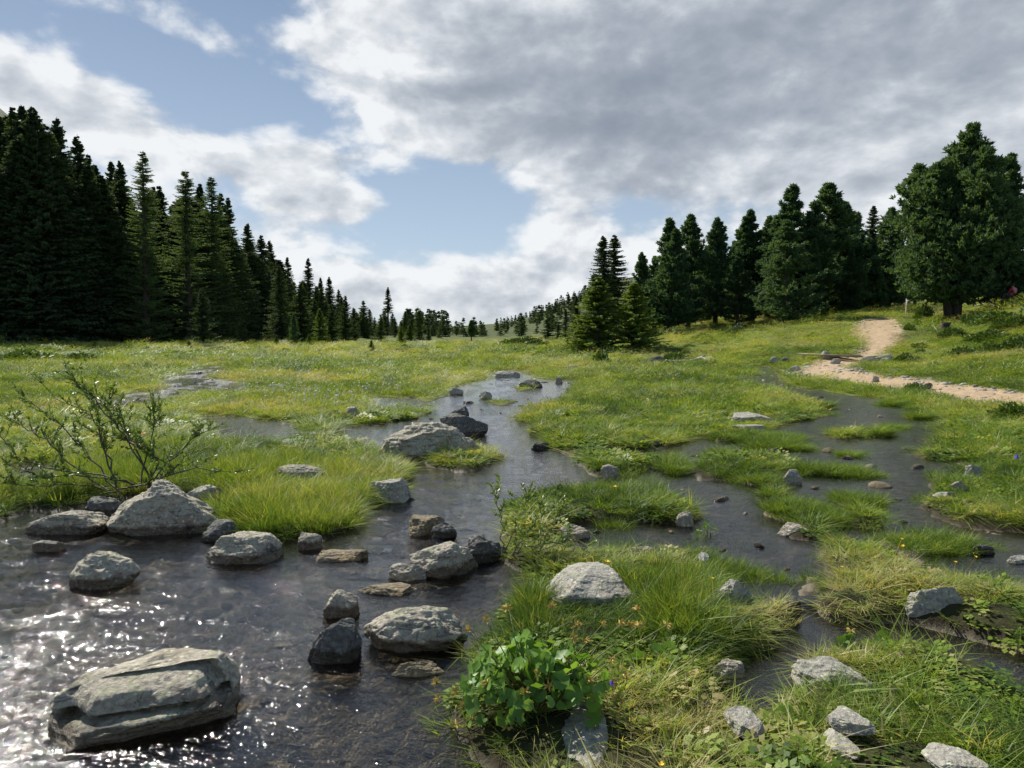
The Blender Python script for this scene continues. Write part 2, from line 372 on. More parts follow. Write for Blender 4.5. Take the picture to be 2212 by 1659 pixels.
def simple(name, col, rough=.8, var=.25, scale=8, spec=.3, bump=0.0, trans=0):
    def f(t):
        pos = t.N('ShaderNodeTexCoord').outputs['Object']; x = t.noise(pos, scale, 5, .6)
        a = tuple(c * (1 - var) for c in col); b = tuple(min(1, c * (1 + var)) for c in col)
        c = t.mix(t.ss(x, .3, .7), a, b)
        p = t.N('ShaderNodeBsdfPrincipled', {'Base Color': c, 'Roughness': rough, 'Specular IOR Level': spec})
        if bump: t.set(p.inputs['Normal'], t.N('ShaderNodeBump', {'Height': x, 'Strength': bump, 'Distance': .02}).outputs[0])
        t.N('ShaderNodeOutputMaterial', {0: p.outputs[0]})
    return material(name, f)
BARK = simple('bark', (.055, .045, .036), .9, .4, 14, bump=.6)
TWIG = simple('willow_bark', (.10, .085, .068), .7, .4, 30)
STEM = simple('stem', (.17, .18, .05), .6, .3, 20)
SEED = simple('seed_head', (.60, .46, .13), .7, .3, 120)
YEL = simple('yellow_petal', (.80, .52, .02), .5, .1)
ORA = simple('orange_petal', (.80, .28, .02), .5, .1)
VIO = simple('violet_petal', (.10, .06, .50), .5, .15)
WHT = simple('white_petal', (.75, .73, .68), .7, .08)
PNK = simple('pink_petal', (.55, .36, .38), .7, .15, 200)
DRIFT = simple('driftwood', (.42, .38, .33), .85, .3, 6, bump=.5)
STUMP = simple('old_stump_wood', (.07, .055, .045), .95, .5, 9, bump=.8)
PLANK = simple('weathered_plank', (.26, .22, .17), .85, .35, 7, bump=.4)
SIGN = simple('sign_paint', (.62, .60, .56), .6, .1)
SOIL = simple('peat', (.05, .036, .022), .95, .5, 12, bump=.9)

def rockmat(name, base=(.40, .355, .28), lich=(.46, .45, .32), warm=(.26, .19, .14), dark=(.06, .058, .055), wet=.06, moss=.35, lv=.5):
    def f(t):
        tcn = t.N('ShaderNodeTexCoord'); pos = tcn.outputs['Object']; geo = t.N('ShaderNodeNewGeometry')
        big = t.noise(pos, 5.5, 5, .6); fine = t.noise(pos, 45, 8, .7); mid = t.noise(pos, 16, 6, .65, .6)
        lay = t.noise(t.V('MULTIPLY', pos, (3, 3, 26)), 1.6, 5, .6, .4)
        c = t.mix(t.ss(fine, .32, .68), tuple(x * .60 for x in base), tuple(x * 1.35 for x in base))
        c = t.mix(t.ss(big, .52, .70), c, warm)
        c = t.mix(t.M('MULTIPLY', t.ss(mid, .50, .57), lv), c, lich)
        sp = t.N('ShaderNodeTexVoronoi', {'Vector': pos, 'Scale': 26.0}).outputs[0]
        c = t.mix(t.M('MULTIPLY', t.ss(sp, .30, .12), t.ss(big, .42, .5)), c, tuple(min(1, x * 1.45) for x in lich))
        c = t.mix(t.M('MULTIPLY', t.ss(t.noise(pos, 9, 7, .7, 1.2), .56, .66), .8), c, dark)
        c = t.mix(t.M('MULTIPLY', t.ss(lay, .57, .63), .55), c, dark)
        sz = t.N('ShaderNodeSeparateXYZ', {0: geo.outputs['Position']}).outputs[2]
        nz = t.N('ShaderNodeSeparateXYZ', {0: geo.outputs['Normal']}).outputs[2]
        c = t.mix(t.M('MULTIPLY', t.M('MULTIPLY', t.ss(nz, .6, .95), t.ss(mid, .45, .6)), moss), c, (.13, .15, .05))
        wl = t.M('ADD', sz, t.M('MULTIPLY', t.M('SUBTRACT', mid, .5), .05))
        w = t.ss(wl, wet + .015, wet - .01)
        c = t.mix(t.M('MULTIPLY', w, .95), c, t.V('MULTIPLY', c, (.30, .25, .20)))
        rough = t.ss(w, 0, 1, .85, .22)
        h = t.M('ADD', t.M('ADD', t.M('MULTIPLY', fine, .35), t.M('MULTIPLY', mid, .8)), t.M('MULTIPLY', lay, .6))
        nb = t.N('ShaderNodeBump', {'Height': h, 'Strength': .9, 'Distance': .03}).outputs[0]
        p = t.N('ShaderNodeBsdfPrincipled', {'Base Color': c, 'Roughness': rough, 'Specular IOR Level': .35, 'Normal': nb})
        t.N('ShaderNodeOutputMaterial', {0: p.outputs[0]})
    return material(name, f)
ROCK = rockmat('rock_grey')
ROCKL = rockmat('rock_pale_lichen', (.34, .32, .27), (.44, .43, .32), (.38, .30, .25), (.12, .115, .11), wet=-.01, moss=.15, lv=.6)
ROCKD = rockmat('rock_dark', (.13, .125, .12), (.24, .25, .20), (.14, .11, .09), (.035, .033, .03), moss=.45, lv=.3)
ROCKW = rockmat('rock_warm', (.33, .29, .23), (.44, .41, .30), (.36, .26, .15), (.13, .10, .08), wet=-.3, moss=.1, lv=.3)
ROCKY = rockmat('rock_bed', (.22, .175, .11), (.32, .26, .15), (.25, .16, .07), (.07, .05, .035), wet=-.9, moss=.1, lv=.3)
STONE = rockmat('stone_path', (.46, .43, .38), (.55, .53, .46), (.44, .36, .28), (.2, .18, .16), wet=-.9, moss=0, lv=.3)

# ------------------------------------------------------------------ ground sheet
def polar(angs, rs):
    A, Rr = np.meshgrid(angs, rs); return Rr * np.sin(A), Rr * np.cos(A)
def radial_rows(px, cap1=.55, r0=.8, r1=3200):
    rs = [r0]; 
    while rs[-1] < r1:
        r = rs[-1]; dr = max(.010, r * r * px / 1182)
        dr = min(dr, cap1 if r < 70 else (cap1 + (r - 70) * .045)); rs.append(r + dr)
    return np.array(rs)
fine = np.linspace(R(-40), R(40), 860)
angs = np.concatenate([np.linspace(R(-180), R(-41), 70), fine, np.linspace(R(41), R(180), 70)])
rs = radial_rows(1.5)
gx, gy = polar(angs, rs)
gz, wsd, psd = terrain(gx.ravel(), gy.ravel(), True)
nr, na = gx.shape
verts = np.stack([gx.ravel(), gy.ravel(), gz], 1)
idx = np.arange(nr * na).reshape(nr, na)
q = np.stack([idx[:-1, :-1], idx[:-1, 1:], idx[1:, 1:], idx[1:, :-1]], -1).reshape(-1, 4)
verts = np.vstack([verts, [[0, 0, float(gz[:na].mean())]]])
tri = np.stack([idx[0, :-1], idx[0, 1:], np.full(na - 1, nr * na)], 1)
me = mesh_np('ground', verts, np.concatenate([q.ravel(), tri[:, ::-1].ravel()]), np.concatenate([np.full(len(q), 4), np.full(len(tri), 3)]), True)
bsd = np.full(len(gz), -30.0); nr_ = np.hypot(gx.ravel(), gy.ravel()) < 70
bsd[nr_] = np.maximum.reduce([poly_sd(gx.ravel()[nr_], gy.ravel()[nr_], P) for P in BAREW])
for nm, arr in (('wsd', wsd), ('psd', psd), ('bsd', bsd)):
    a = me.attributes.new(nm, 'FLOAT', 'POINT'); a.data.foreach_set('value', np.append(arr, -5).astype(np.float32))
def ground_mat(t):
    geo = t.N('ShaderNodeNewGeometry'); pos = geo.outputs['Position']
    at_ = lambda nm: t.N('ShaderNodeAttribute', attribute_name=nm).outputs['Fac']
    w, p, b = at_('wsd'), at_('psd'), at_('bsd')
    big = t.noise(pos, .11, 4, .6); mid = t.noise(pos, .9, 5, .6, .5); fine = t.noise(pos, 7, 6, .65); vf = t.noise(pos, 40, 5, .6)
    g = t.mix(t.ss(mid, .35, .65), (.075, .105, .018), (.155, .19, .032))
    g = t.mix(t.M('MULTIPLY', t.ss(big, .45, .62), .6), g, (.155, .15, .045))
    g = t.mix(t.M('MULTIPLY', t.ss(fine, .56, .70), .55), g, (.05, .045, .02))
    g = t.mix(t.M('MULTIPLY', t.ss(fine, .42, .30), .5), g, (.16, .20, .035))
    dist = t.V('LENGTH', pos); dist = t.n[-1].outputs['Value'] if False else dist
    ln = t.N('ShaderNodeVectorMath', {0: pos}, operation='LENGTH').outputs['Value']
    soil = t.mix(t.ss(fine, .35, .65), (.028, .025, .012), (.055, .06, .018))
    g = t.mix(t.ss(ln, 5, 16), soil, g)
    fl = t.noise(pos, .03, 5, .6); fg = t.mix(t.ss(t.noise(pos, .16, 5, .65), .4, .6), (.04, .062, .02), (.09, .10, .03))
    g = t.mix(t.ss(ln, 110, 200), g, fg)
    # bank soil, river bed
    g = t.mix(t.ss(w, -.12, -.01), g, (.035, .026, .014))
    vor = t.N('ShaderNodeTexVoronoi', {'Vector': pos, 'Scale': 9.0}); vc = vor.outputs['Color']
    sv = t.N('ShaderNodeSeparateColor', {0: vc}).outputs[0]
    bed = t.mix(t.ss(fine, .3, .7), (.05, .041, .03), (.19, .155, .105))
    bed = t.mix(t.M('MULTIPLY', t.ss(sv, .45, 1.), .55), bed, (.24, .20, .13))
    bed = t.mix(t.ss(vor.outputs['Distance'], .04, .0), bed, (.03, .025, .015))
    bed = t.mix(t.M('MULTIPLY', t.ss(mid, .55, .7), .6), bed, (.05, .045, .016))
    g = t.mix(t.ss(w, -.02, .03), g, bed)
    # path
    pc = t.mix(t.ss(fine, .3, .7), (.34, .24, .135), (.50, .37, .225))
    pc = t.mix(t.ss(t.noise(pos, 3.1, 4, .6), .5, .65), pc, (.36, .25, .165))
    pc = t.mix(t.M('MULTIPLY', t.ss(vf, .58, .66), .7), pc, (.56, .50, .42))
    g = t.mix(t.ss(t.M('ADD', p, t.M('MULTIPLY', t.M('SUBTRACT', mid, .5), .9)), -.18, .10), g, pc)
    g = t.mix(t.M('MULTIPLY', t.ss(t.M('ADD', b, t.M('MULTIPLY', t.M('SUBTRACT', mid, .5), 3.)), -.4, .5), .75), g, (.20, .135, .085))
    h = t.M('ADD', t.M('MULTIPLY', fine, 1.), t.M('MULTIPLY', vf, .3))
    nb = t.N('ShaderNodeBump', {'Height': h, 'Strength': .6, 'Distance': .06}).outputs[0]
    pr = t.N('ShaderNodeBsdfPrincipled', {'Base Color': g, 'Roughness': t.ss(w, -.05, 0, .95, .5), 'Specular IOR Level': .2, 'Normal': nb})
    t.N('ShaderNodeOutputMaterial', {0: pr.outputs[0]})
tag(link('ground', me, material('ground', ground_mat)), kind='structure')

# ------------------------------------------------------------------ stream water
xs = gx.ravel(); ys = gy.ravel(); keep = (wsd > -.22) & (ys > -6) & (np.hypot(xs, ys) < 45)
kk = keep.reshape(nr, na); cell = kk[:-1, :-1] & kk[:-1, 1:] & kk[1:, 1:] & kk[1:, :-1]
qq = np.stack([idx[:-1, :-1], idx[:-1, 1:], idx[1:, 1:], idx[1:, :-1]], -1)[cell]
used = np.unique(qq); remap = np.full(nr * na, -1); remap[used] = np.arange(len(used))
wx, wy = xs[used], ys[used]; wr = np.hypot(wx, wy)
flow = sstep(wx, 1.2, -.2)      # livelier in the main stream
riff = sstep(fbm(wx * .9, wy * .9, oct=2, seed=41), -.2, .5)
amp = (.0014 + .0026 * flow * (.4 + riff)) * np.clip(wr / 3, .6, 2.2)
wz_ = water_z(wx, wy) + amp * (fbm((wx - .35 * wy) * 3.2, wy * 6.5 + wx * 2, oct=4, seed=42, rough=.55) + .6 * np.abs(fbm(wx * 7 + wy * 2, wy * 14, oct=3, seed=43)) - .2) * 2
mew = mesh_np('stream_water', np.stack([wx, wy, wz_], 1), remap[qq].ravel(), np.full(len(qq), 4), True)
rg_ = .05 + (.05 + .10 * (fbm(wx * 3, wy * 1.2, oct=3, seed=48) > .0)) * sstep(wr, 7, 22) * flow + .11 * (1 - flow)      # choppy far riffles: unresolved ripples
a = mew.attributes.new('rgh', 'FLOAT', 'POINT'); a.data.foreach_set('value', rg_.astype(np.float32))
a = mew.attributes.new('rif', 'FLOAT', 'POINT'); a.data.foreach_set('value', (flow * (.35 + .65 * riff)).astype(np.float32))
def water_mat(t):
    pos = t.N('ShaderNodeNewGeometry').outputs['Position']; rif = t.N('ShaderNodeAttribute', attribute_name='rif').outputs['Fac']
    v1 = t.N('ShaderNodeVectorRotate', {'Vector': pos, 'Angle': .35}, rotation_type='Z_AXIS').outputs[0]
    a = t.noise(t.V('MULTIPLY', v1, (4, 10, 4)), 1.0, 3, .55, .8); b = t.noise(t.V('MULTIPLY', v1, (24, 44, 24)), 1.0, 3, .6, .6); c = t.noise(t.V('MULTIPLY', v1, (62, 92, 62)), 1., 2, .5)
    k = t.M('ADD', .62, t.M('MULTIPLY', rif, .6))
    h = t.M('ADD', t.M('ADD', t.M('MULTIPLY', a, .008), t.M('MULTIPLY', t.M('MULTIPLY', b, k), .0034)), t.M('MULTIPLY', t.M('MULTIPLY', c, k), .0030))
    nb = t.N('ShaderNodeBump', {'Height': h, 'Strength': 1.0, 'Distance': 1.0}).outputs[0]
    nf = t.N('ShaderNodeBump', {'Height': h, 'Strength': .9, 'Distance': 1.0}).outputs[0]
    fr = t.M('MULTIPLY', t.N('ShaderNodeFresnel', {'IOR': 1.5, 'Normal': nf}).outputs[0], 1.0)
    tr = t.N('ShaderNodeBsdfTransparent', {0: (.80, .77, .70)}).outputs[0]
    gl = t.N('ShaderNodeBsdfGlossy', {0: (1, 1, 1), 'Roughness': t.N('ShaderNodeAttribute', attribute_name='rgh').outputs['Fac'], 'Normal': nb}).outputs[0]
    t.N('ShaderNodeOutputMaterial', {0: t.N('ShaderNodeMixShader', {0: fr, 1: tr, 2: gl}).outputs[0]})
tag(link('stream_water', mew, material('water', water_mat)), kind='structure')

# ------------------------------------------------------------------ rocks
_ico = {}
def ico(sub):
    if sub not in _ico:
        bm = bmesh.new(); bmesh.ops.create_icosphere(bm, subdivisions=sub, radius=1)
        _ico[sub] = (np.array([v.co[:] for v in bm.verts]), np.array([[v.index for v in f.verts] for f in bm.faces])); bm.free()
    return _ico[sub]
def rock_shape(seed, dims, sub=5, p=2.6, cuts=9, rough=.12, strat=0.0, peak=None, tiltx=0):
    V, Fc = ico(sub); rng = np.random.RandomState(seed)
    r = 1 / (np.sum(np.abs(V) ** p, 1) ** (1 / p)); P = V * r[:, None]
    if peak is not None:                                   # skew the summit sideways
        P[:, 0] += np.maximum(P[:, 2], 0) ** 1.3 * peak; sh = 1 - .45 * np.maximum(P[:, 2], 0); P[:, 1] *= sh; P[:, 0] = (P[:, 0] - peak * np.maximum(P[:, 2], 0)) * sh + peak * np.maximum(P[:, 2], 0)
    for _ in range(cuts + 3):
        m = rng.normal(size=3); m[2] = abs(m[2]) * .9; m /= np.linalg.norm(m); d = rng.uniform(.50, .88)
        ex = P @ m - d; P -= np.maximum(ex, 0)[:, None] * m * .97
    P[:, 2] -= .5 * (P[:, 2].max() + P[:, 2].min()); P /= np.abs(P).max(0)[None, :]
    s = seed * 3.7
    k = fbm(P[:, 0] * 1.6 + s, P[:, 1] * 1.6, P[:, 2] * 1.6, 3, seed) * rough * 1.5
    rid = 1 - np.abs(fbm(P[:, 0] * 3 + s, P[:, 1] * 3, P[:, 2] * 3, 4, seed + 7, .6)) * 2
    k = k + rid * rough * .5 + fbm(P[:, 0] * 9, P[:, 1] * 9 + s, P[:, 2] * 9, 4, seed + 3, .65) * rough * .6
    if strat: k = k + strat * np.sign(np.sin(P[:, 2] * 16 + fbm(P[:, 0] * 2, P[:, 1] * 2, oct=2, seed=seed) * 4)) * np.abs(V[:, 1]) * .5
    P = P + V * k[:, None]
    P *= np.asarray(dims) / 2
    return P, Fc
RN = 0; FOOT = []
def rock(label, u0, u1, vt, vb, mat=None, dp=.75, rz=0, seed=None, group=None, cat='rock', name='rock', wl=0.0, sub=6, sink=.35, Hmin=.2, Hmax=None, where='ground', **kw):
    global RN; RN += 1; seed = seed or RN * 13 + 5; mat = mat or ROCK
    uc = (u0 + u1) / 2
    if where == 'ground': x, y = G(uc, vb, wl); z = wl
    else: x, y, z = hit(uc, vb)
    dist = y; wd = (u1 - u0) / F * dist; vis = (vb - vt) / F * math.hypot(dist, CAMH); phi = math.atan2(CAMH - z, dist)
    D = dp * wd; H = (vis - D * .62 * math.sin(phi)) / math.cos(phi)
    if H < Hmin * wd: H = Hmin * wd; D = max(.35 * wd, min(D, (vis - H * math.cos(phi)) / (.62 * math.sin(phi)) if math.sin(phi) > .05 else D))
    if mat is ROCKL and 'rough' not in kw: kw = dict(kw, rough=.085, p=kw.get('p', 3.0))
    if Hmax and H > Hmax * wd: H = Hmax * wd; D = (vis - H * math.cos(phi)) / (.62 * math.sin(phi))
    full = H * (1 + sink); P, Fc = rock_shape(seed, (wd * 1.04, D, full * 1.06), sub, **kw)
    c, s = math.cos(rz), math.sin(rz)
    P = np.stack([P[:, 0] * c - P[:, 1] * s, P[:, 0] * s + P[:, 1] * c, P[:, 2]], 1)
    P[:, 2] += full / 2 - (full - H)
    me = mesh_np(name, P, Fc.ravel(), np.full(len(Fc), 3), True)
    FOOT.append((x, y + D * .45, wd * .5, D * .5, z)); o = link(name, me, mat, loc=(x, y + D * .45, z)); tag(o, label, cat, group); return o
def slab():
    # big bedded slab with a step running along its front face
    seed = 4; x, y = G(315, 1600, 0.0)
    n1, n2, n3 = 90, 46, 30
    V, Fc = ico(6); p = 7.0
    r = 1 / (np.sum(np.abs(V) ** p, 1) ** (1 / p)); P = V * r[:, None]
    for m, d in (((-.9, -.5, .1), .98), ((.95, -.3, .25), .93), ((.6, .7, .3), 1.02), ((-.5, .3, .85), .98), ((.05, -.55, .83), 1.12), ((.15, -.8, -.6), .80)):
        m = np.array(m) / np.linalg.norm(m); ex = P @ m - d; P -= np.maximum(ex, 0)[:, None] * m * .92
    fb = fbm(P[:, 0] * 1.5, P[:, 1] * 1.5, P[:, 2] * 2, 4, 3); fh = fbm(P[:, 0] * 5, P[:, 1] * 9, P[:, 2] * 11, 4, 8, .6)
    # bedded front: sloping lower bed, deep crevice, set back upper bed
    zz = P[:, 2] + fb * .16 + P[:, 0] * .05; fr = sstep(-P[:, 1], -.1, .55)
    prof = np.interp(zz, [-1, -.78, -.6, .08, .13, .22, .28, .8, 1], [.42, .34, .0, .34, .95, .95, .55, .80, .95])
    endf = sstep(P[:, 0], -1.0, -.75) * .5 + .5
    P[:, 1] += fr * prof * (.85 + .3 * fb) * endf
    P += V * (fb * .06 + fh * .05)[:, None]
    P *= np.array([.345, .27, .14]); P[:, 2] += P[:, 0] * .05
    a = R(17); c, s = math.cos(a), math.sin(a); P = np.stack([P[:, 0] * c - P[:, 1] * s, P[:, 0] * s + P[:, 1] * c, P[:, 2]], 1)
    b = R(-2); P = np.stack([P[:, 0], P[:, 1] * math.cos(b) - P[:, 2] * math.sin(b), P[:, 1] * math.sin(b) + P[:, 2] * math.cos(b)], 1)
    me = mesh_np('rock', P, Fc.ravel(), np.full(len(Fc), 3), True)
    o = link('rock', me, ROCK, loc=(x - .085, y + .20, .05))
    tag(o, 'large flat grey slab with a dark crevice, nearest rock at the bottom left', 'rock')
slab()
RK = [ # label, u0,u1,vt,vb, mat, opts
 ('tall rounded grey boulder at the left bank beneath the bare willow shrub', 212, 446, 1038, 1156, ROCK, dict(dp=.55, sub=6, peak=.12, p=2.3, cuts=8, rough=.12, sink=.15, seed=61)),
 ('low dark wet rock behind the left foot of the tall boulder', 160, 262, 1074, 1118, ROCKD, dict(dp=.6)),
 ('flat pale wedge rock in the water left of the tall boulder', 50, 206, 1098, 1156, ROCK, dict(dp=.6, peak=-.2, p=3)),
 ('thin flat pale stone lying behind the tall boulder in the grass', 388, 474, 1050, 1076, ROCKL, dict(dp=.5, wl=.10)),
 ('dark grey rock tucked between the tall boulder and the grass tuft bank', 428, 512, 1126, 1172, ROCKD, dict(dp=.6)),
 ('blocky grey rock with a split face in the water below the grassy bank', 436, 592, 1155, 1218, ROCK, dict(dp=.55, p=3.4, sub=6)),
 ('small grey stone at the tip of the grassy bank', 634, 692, 1153, 1188, ROCK, dict(dp=.5, peak=-.3)),
 ('tiny wet stone breaking the surface near the left edge of the photo', 68, 132, 1166, 1192, ROCK, dict(dp=.5)),
 ('mossy topped pyramid shaped rock standing alone in the left water', 108, 262, 1194, 1276, ROCK, dict(dp=.7, peak=.05, p=2, sub=6, cuts=10)),
 ('small pointed stone rising from the current above the wedge stone', 698, 772, 1280, 1334, ROCK, dict(dp=.5, peak=.5, p=3)),
 ('dark sharp wedge stone leaning to the right in the current', 664, 790, 1348, 1432, ROCKD, dict(dp=.45, peak=.6, p=3)),
 ('pale domed boulder in mid stream beside the marsh marigold clump', 788, 1012, 1312, 1408, ROCK, dict(dp=.6, p=2.2, sub=6, peak=.1)),
 ('low brown algae covered stone below the pale domed boulder', 834, 952, 1432, 1462, ROCKY, dict(dp=.5)),
 ('layered grey slab tilted in the water left of the small willow sprig', 890, 1032, 1170, 1248, ROCK, dict(dp=.7, p=3, strat=.05, sub=6)),
 ('flat wet brown stone against the left foot of the layered slab', 842, 930, 1217, 1254, ROCKW, dict(dp=.6)),
 ('dark mossy rock holding the small willow sprig', 985, 1095, 1156, 1216, ROCKD, dict(dp=.7, rough=.16)),
 ('smooth pale rounded rock at the right end of the grassy bank', 794, 892, 1034, 1086, ROCKL, dict(dp=.6, p=2.2)),
 ('broad knobbly grey boulder in the middle of the stream bend', 822, 1012, 914, 992, ROCK, dict(dp=.6, rough=.17, sub=6, p=2.3, peak=.15)),
 ('dark wet boulder behind the knobbly boulder', 952, 1046, 895, 942, ROCKD, dict(dp=.6, p=3)),
 ('small dark boulder farther up the stream behind the dark wet boulder', 968, 1020, 879, 904, ROCKD, dict(dp=.5)),
 ('flat grey rock half sunk in the grass right of the willow shrub', 596, 692, 1003, 1030, ROCK, dict(dp=.6, wl=.10)),
 ('yellowish flat stone just under the rippling water in mid stream', 664, 786, 1186, 1222, ROCKY, dict(dp=.7, wl=-.03)),
 ('long yellowish stone under shallow water above the domed boulder', 772, 905, 1262, 1302, ROCKY, dict(dp=.7, wl=-.04)),
 ('tan stone washed over by a small riffle', 868, 962, 1116, 1158, ROCKY, dict(dp=.7, wl=.0)),
 ('black wet stone at the right of the small riffle', 925, 985, 1130, 1164, ROCKD, dict(dp=.5)),
 ('long pale boulder sloping through the grass behind the marsh marigold', 1188, 1385, 1218, 1318, ROCKL, dict(dp=.7, peak=-.35, sub=6, wl=.05, Hmax=.34)),
 ('jagged pale lichen rock at the right edge of the tall rushes', 1526, 1636, 1260, 1334, ROCKL, dict(dp=.6, p=3, rough=.16, sub=6)),
 ('split whitish boulder under the grassy bank by the lower pool', 1964, 2094, 1268, 1352, ROCKL, dict(dp=.6, p=2.8, sub=6, wl=-.045, Hmin=.34, sink=.2)),
 ('slanting pale grey rock in the foreground grass beside the lower pool', 1728, 1892, 1424, 1505, ROCKL, dict(Hmax=0.32, dp=.5, peak=-.4, p=3, sub=6, wl=.0)),
 ('rounded rusty white stone at the pool edge behind the foreground grass', 1544, 1614, 1429, 1464, ROCKW, dict(dp=.6, p=2.2)),
 ('large pale rock with yellow lichen, bottom edge beside the marigold', 1190, 1370, 1560, 1760, ROCKL, dict(dp=1.0, peak=.25, sub=6, wl=.0, Hmax=.38)),
 ('small pale rock half hidden in the foreground grass', 1586, 1660, 1540, 1590, ROCKL, dict(Hmax=0.35, dp=.6, wl=.08)),
 ('flat light stone in the turf at the bottom right', 1805, 1902, 1542, 1588, ROCKL, dict(Hmax=0.2, dp=.8, wl=.12)),
 ('narrow white rock in the turf just below the flat light stone', 1806, 1868, 1594, 1642, ROCKL, dict(dp=1.0, wl=.08, Hmax=.3)),
 ('low grey rock at the bottom right corner of the turf', 2036, 2150, 1624, 1680, ROCKL, dict(Hmax=0.25, dp=.7, wl=.11)),
 ('broad flat pale rock in the sunny meadow between the two streams', 1588, 1674, 890, 914, ROCKL, dict(dp=.8, wl=.05)),
 ('flat grey rock in the grass edge in front of the broad meadow rock', 1588, 1654, 917, 934, ROCKL, dict(dp=.6, wl=.03)),
 ('angular white stone on the grass island of the right stream', 1696, 1736, 1014, 1041, ROCKL, dict(dp=.5, p=3.4, wl=.03)),
 ('small pinkish stone at the right end of the narrow grass island', 1464, 1504, 1106, 1138, ROCKW, dict(dp=.5)),
 ('small dark topped stone in shallow water above the rushes', 1364, 1422, 1180, 1208, ROCK, dict(dp=.6)),
 ('smooth pale stone lying in water under the narrow grass island', 1196, 1274, 1134, 1164, ROCKW, dict(dp=.6, wl=.0)),
 ('white block stone on the right bank beside the shallows', 2090, 2122, 1004, 1032, ROCKL, dict(dp=.6, p=3.2, wl=.05)),
 ('tan pebble like stone on the right bank below the white block', 2060, 2096, 1039, 1058, ROCKW, dict(dp=.6, wl=.07)),
 ('flat white stone at the water edge of the right bank', 2028, 2076, 1060, 1076, ROCKL, dict(dp=.7, wl=.06)),
 ('round dark wet stone in the fast water at the right', 2106, 2156, 1177, 1198, ROCKD, dict(dp=.6)),
 ('white flat stone at the right edge of the photo in the fast water', 2186, 2240, 1200, 1218, ROCKL, dict(dp=.6)),
 ('pale flat stone under the small grass tuft in the right stream', 1686, 1756, 1129, 1156, ROCKW, dict(dp=.7, wl=.01)),
 ('pinkish pointed stone in the grass fringe of the middle stream', 1296, 1336, 1004, 1030, ROCKW, dict(dp=.5, wl=.04)),
 ('grey stone at the head of the small waterfall', 1700, 1738, 1292, 1322, ROCKD, dict(dp=.6)),
 ('white pebble bar at the foot of the little waterfall', 1786, 1862, 1312, 1330, ROCKW, dict(dp=.6, wl=-.09)),
 ('flat dark stone crossing the stream mouth between grass fringes', 1148, 1185, 956, 972, ROCKD, dict(dp=.6)),
 ('low grey rock in the water at the farthest stream bend', 1072, 1130, 801, 815, ROCKL, dict(dp=.6)),
 ('dark flat rock in the far middle of the stream', 1122, 1172, 820, 838, ROCKD, dict(dp=.6)),
 ('tiny pointed brown stone right of the dark flat far rock', 1200, 1216, 815, 828, ROCKW, dict(dp=.5)),
 ('grey stone among leafy plants left of the far stream', 1035, 1062, 845, 858, ROCKL, dict(dp=.6, wl=.03)),
 ('pale stone at the left rim of the far stream', 970, 1000, 838, 850, ROCKL, dict(dp=.6, wl=.03)),
 ('pale rounded stone among leafy plants near the left side channel', 746, 778, 878, 898, ROCKL, dict(dp=.6, wl=.06)),
 ('low pale rock in the bright far left meadow', 120, 152, 800, 812, ROCKL, dict(dp=.6, wl=.04)),
 ('flat pale stone in the meadow right of the far left brook', 576, 616, 830, 842, ROCKL, dict(dp=.6, wl=.04)),
 ('flat wet rock at the near bank of the middle left pool', 640, 700, 932, 946, ROCKD, dict(dp=.6)),
 ('flat grey outcrop at the far rim of the meadow before the young spruces', 1216, 1256, 790, 798, ROCKL, dict(dp=.6, wl=.05)),
]
for lab, u0, u1, vt, vb, mt, kw in RK: rock(lab, u0, u1, vt, vb, mt, **kw)
RH = [
 ('big grey lichen boulder beside the footpath bend', 1868, 1952, 764, 787, ROCK, dict(dp=.5, sub=5, p=2.6, sink=.2)),
 ('pale triangular stone by the plank at the footpath', 1772, 1800, 758, 774, ROCKL, dict(dp=.6, peak=.1)),
 ('small white stone in front of the plank on the path', 1796, 1816, 775, 784, ROCKL, dict(dp=.6)),
 ('whitish stone on the slope left of the footpath', 1664, 1684, 771, 781, ROCKL, dict(dp=.6)),
 ('flat dark stone on the slope just left of the path plank', 1688, 1710, 772, 780, ROCKD, dict(dp=.6)),
 ('white cobble at the outer edge of the path bend', 1708, 1730, 790, 799, ROCKL, dict(dp=.6)),
 ('dark humped rock beside the bleached driftwood', 1404, 1440, 769, 783, ROCKD, dict(dp=.6)),
 ('whitish round stone on the slope right of the path', 1884, 1902, 812, 822, ROCKL, dict(dp=.6)),
 ('flat pinkish stone on the slope above the round white stone', 1920, 1950, 795, 803, ROCKW, dict(dp=.6)),
 ('pale flat stone near the right photo edge above the path', 2188, 2214, 826, 834, ROCKL, dict(dp=.6)),
 ('grey stone beside the turf mound on the path edge', 1996, 2016, 828, 838, ROCKD, dict(dp=.6)),
]
for lab, u0, u1, vt, vb, mt, kw in RH: rock(lab, u0, u1, vt, vb, mt, where='hill', **kw)
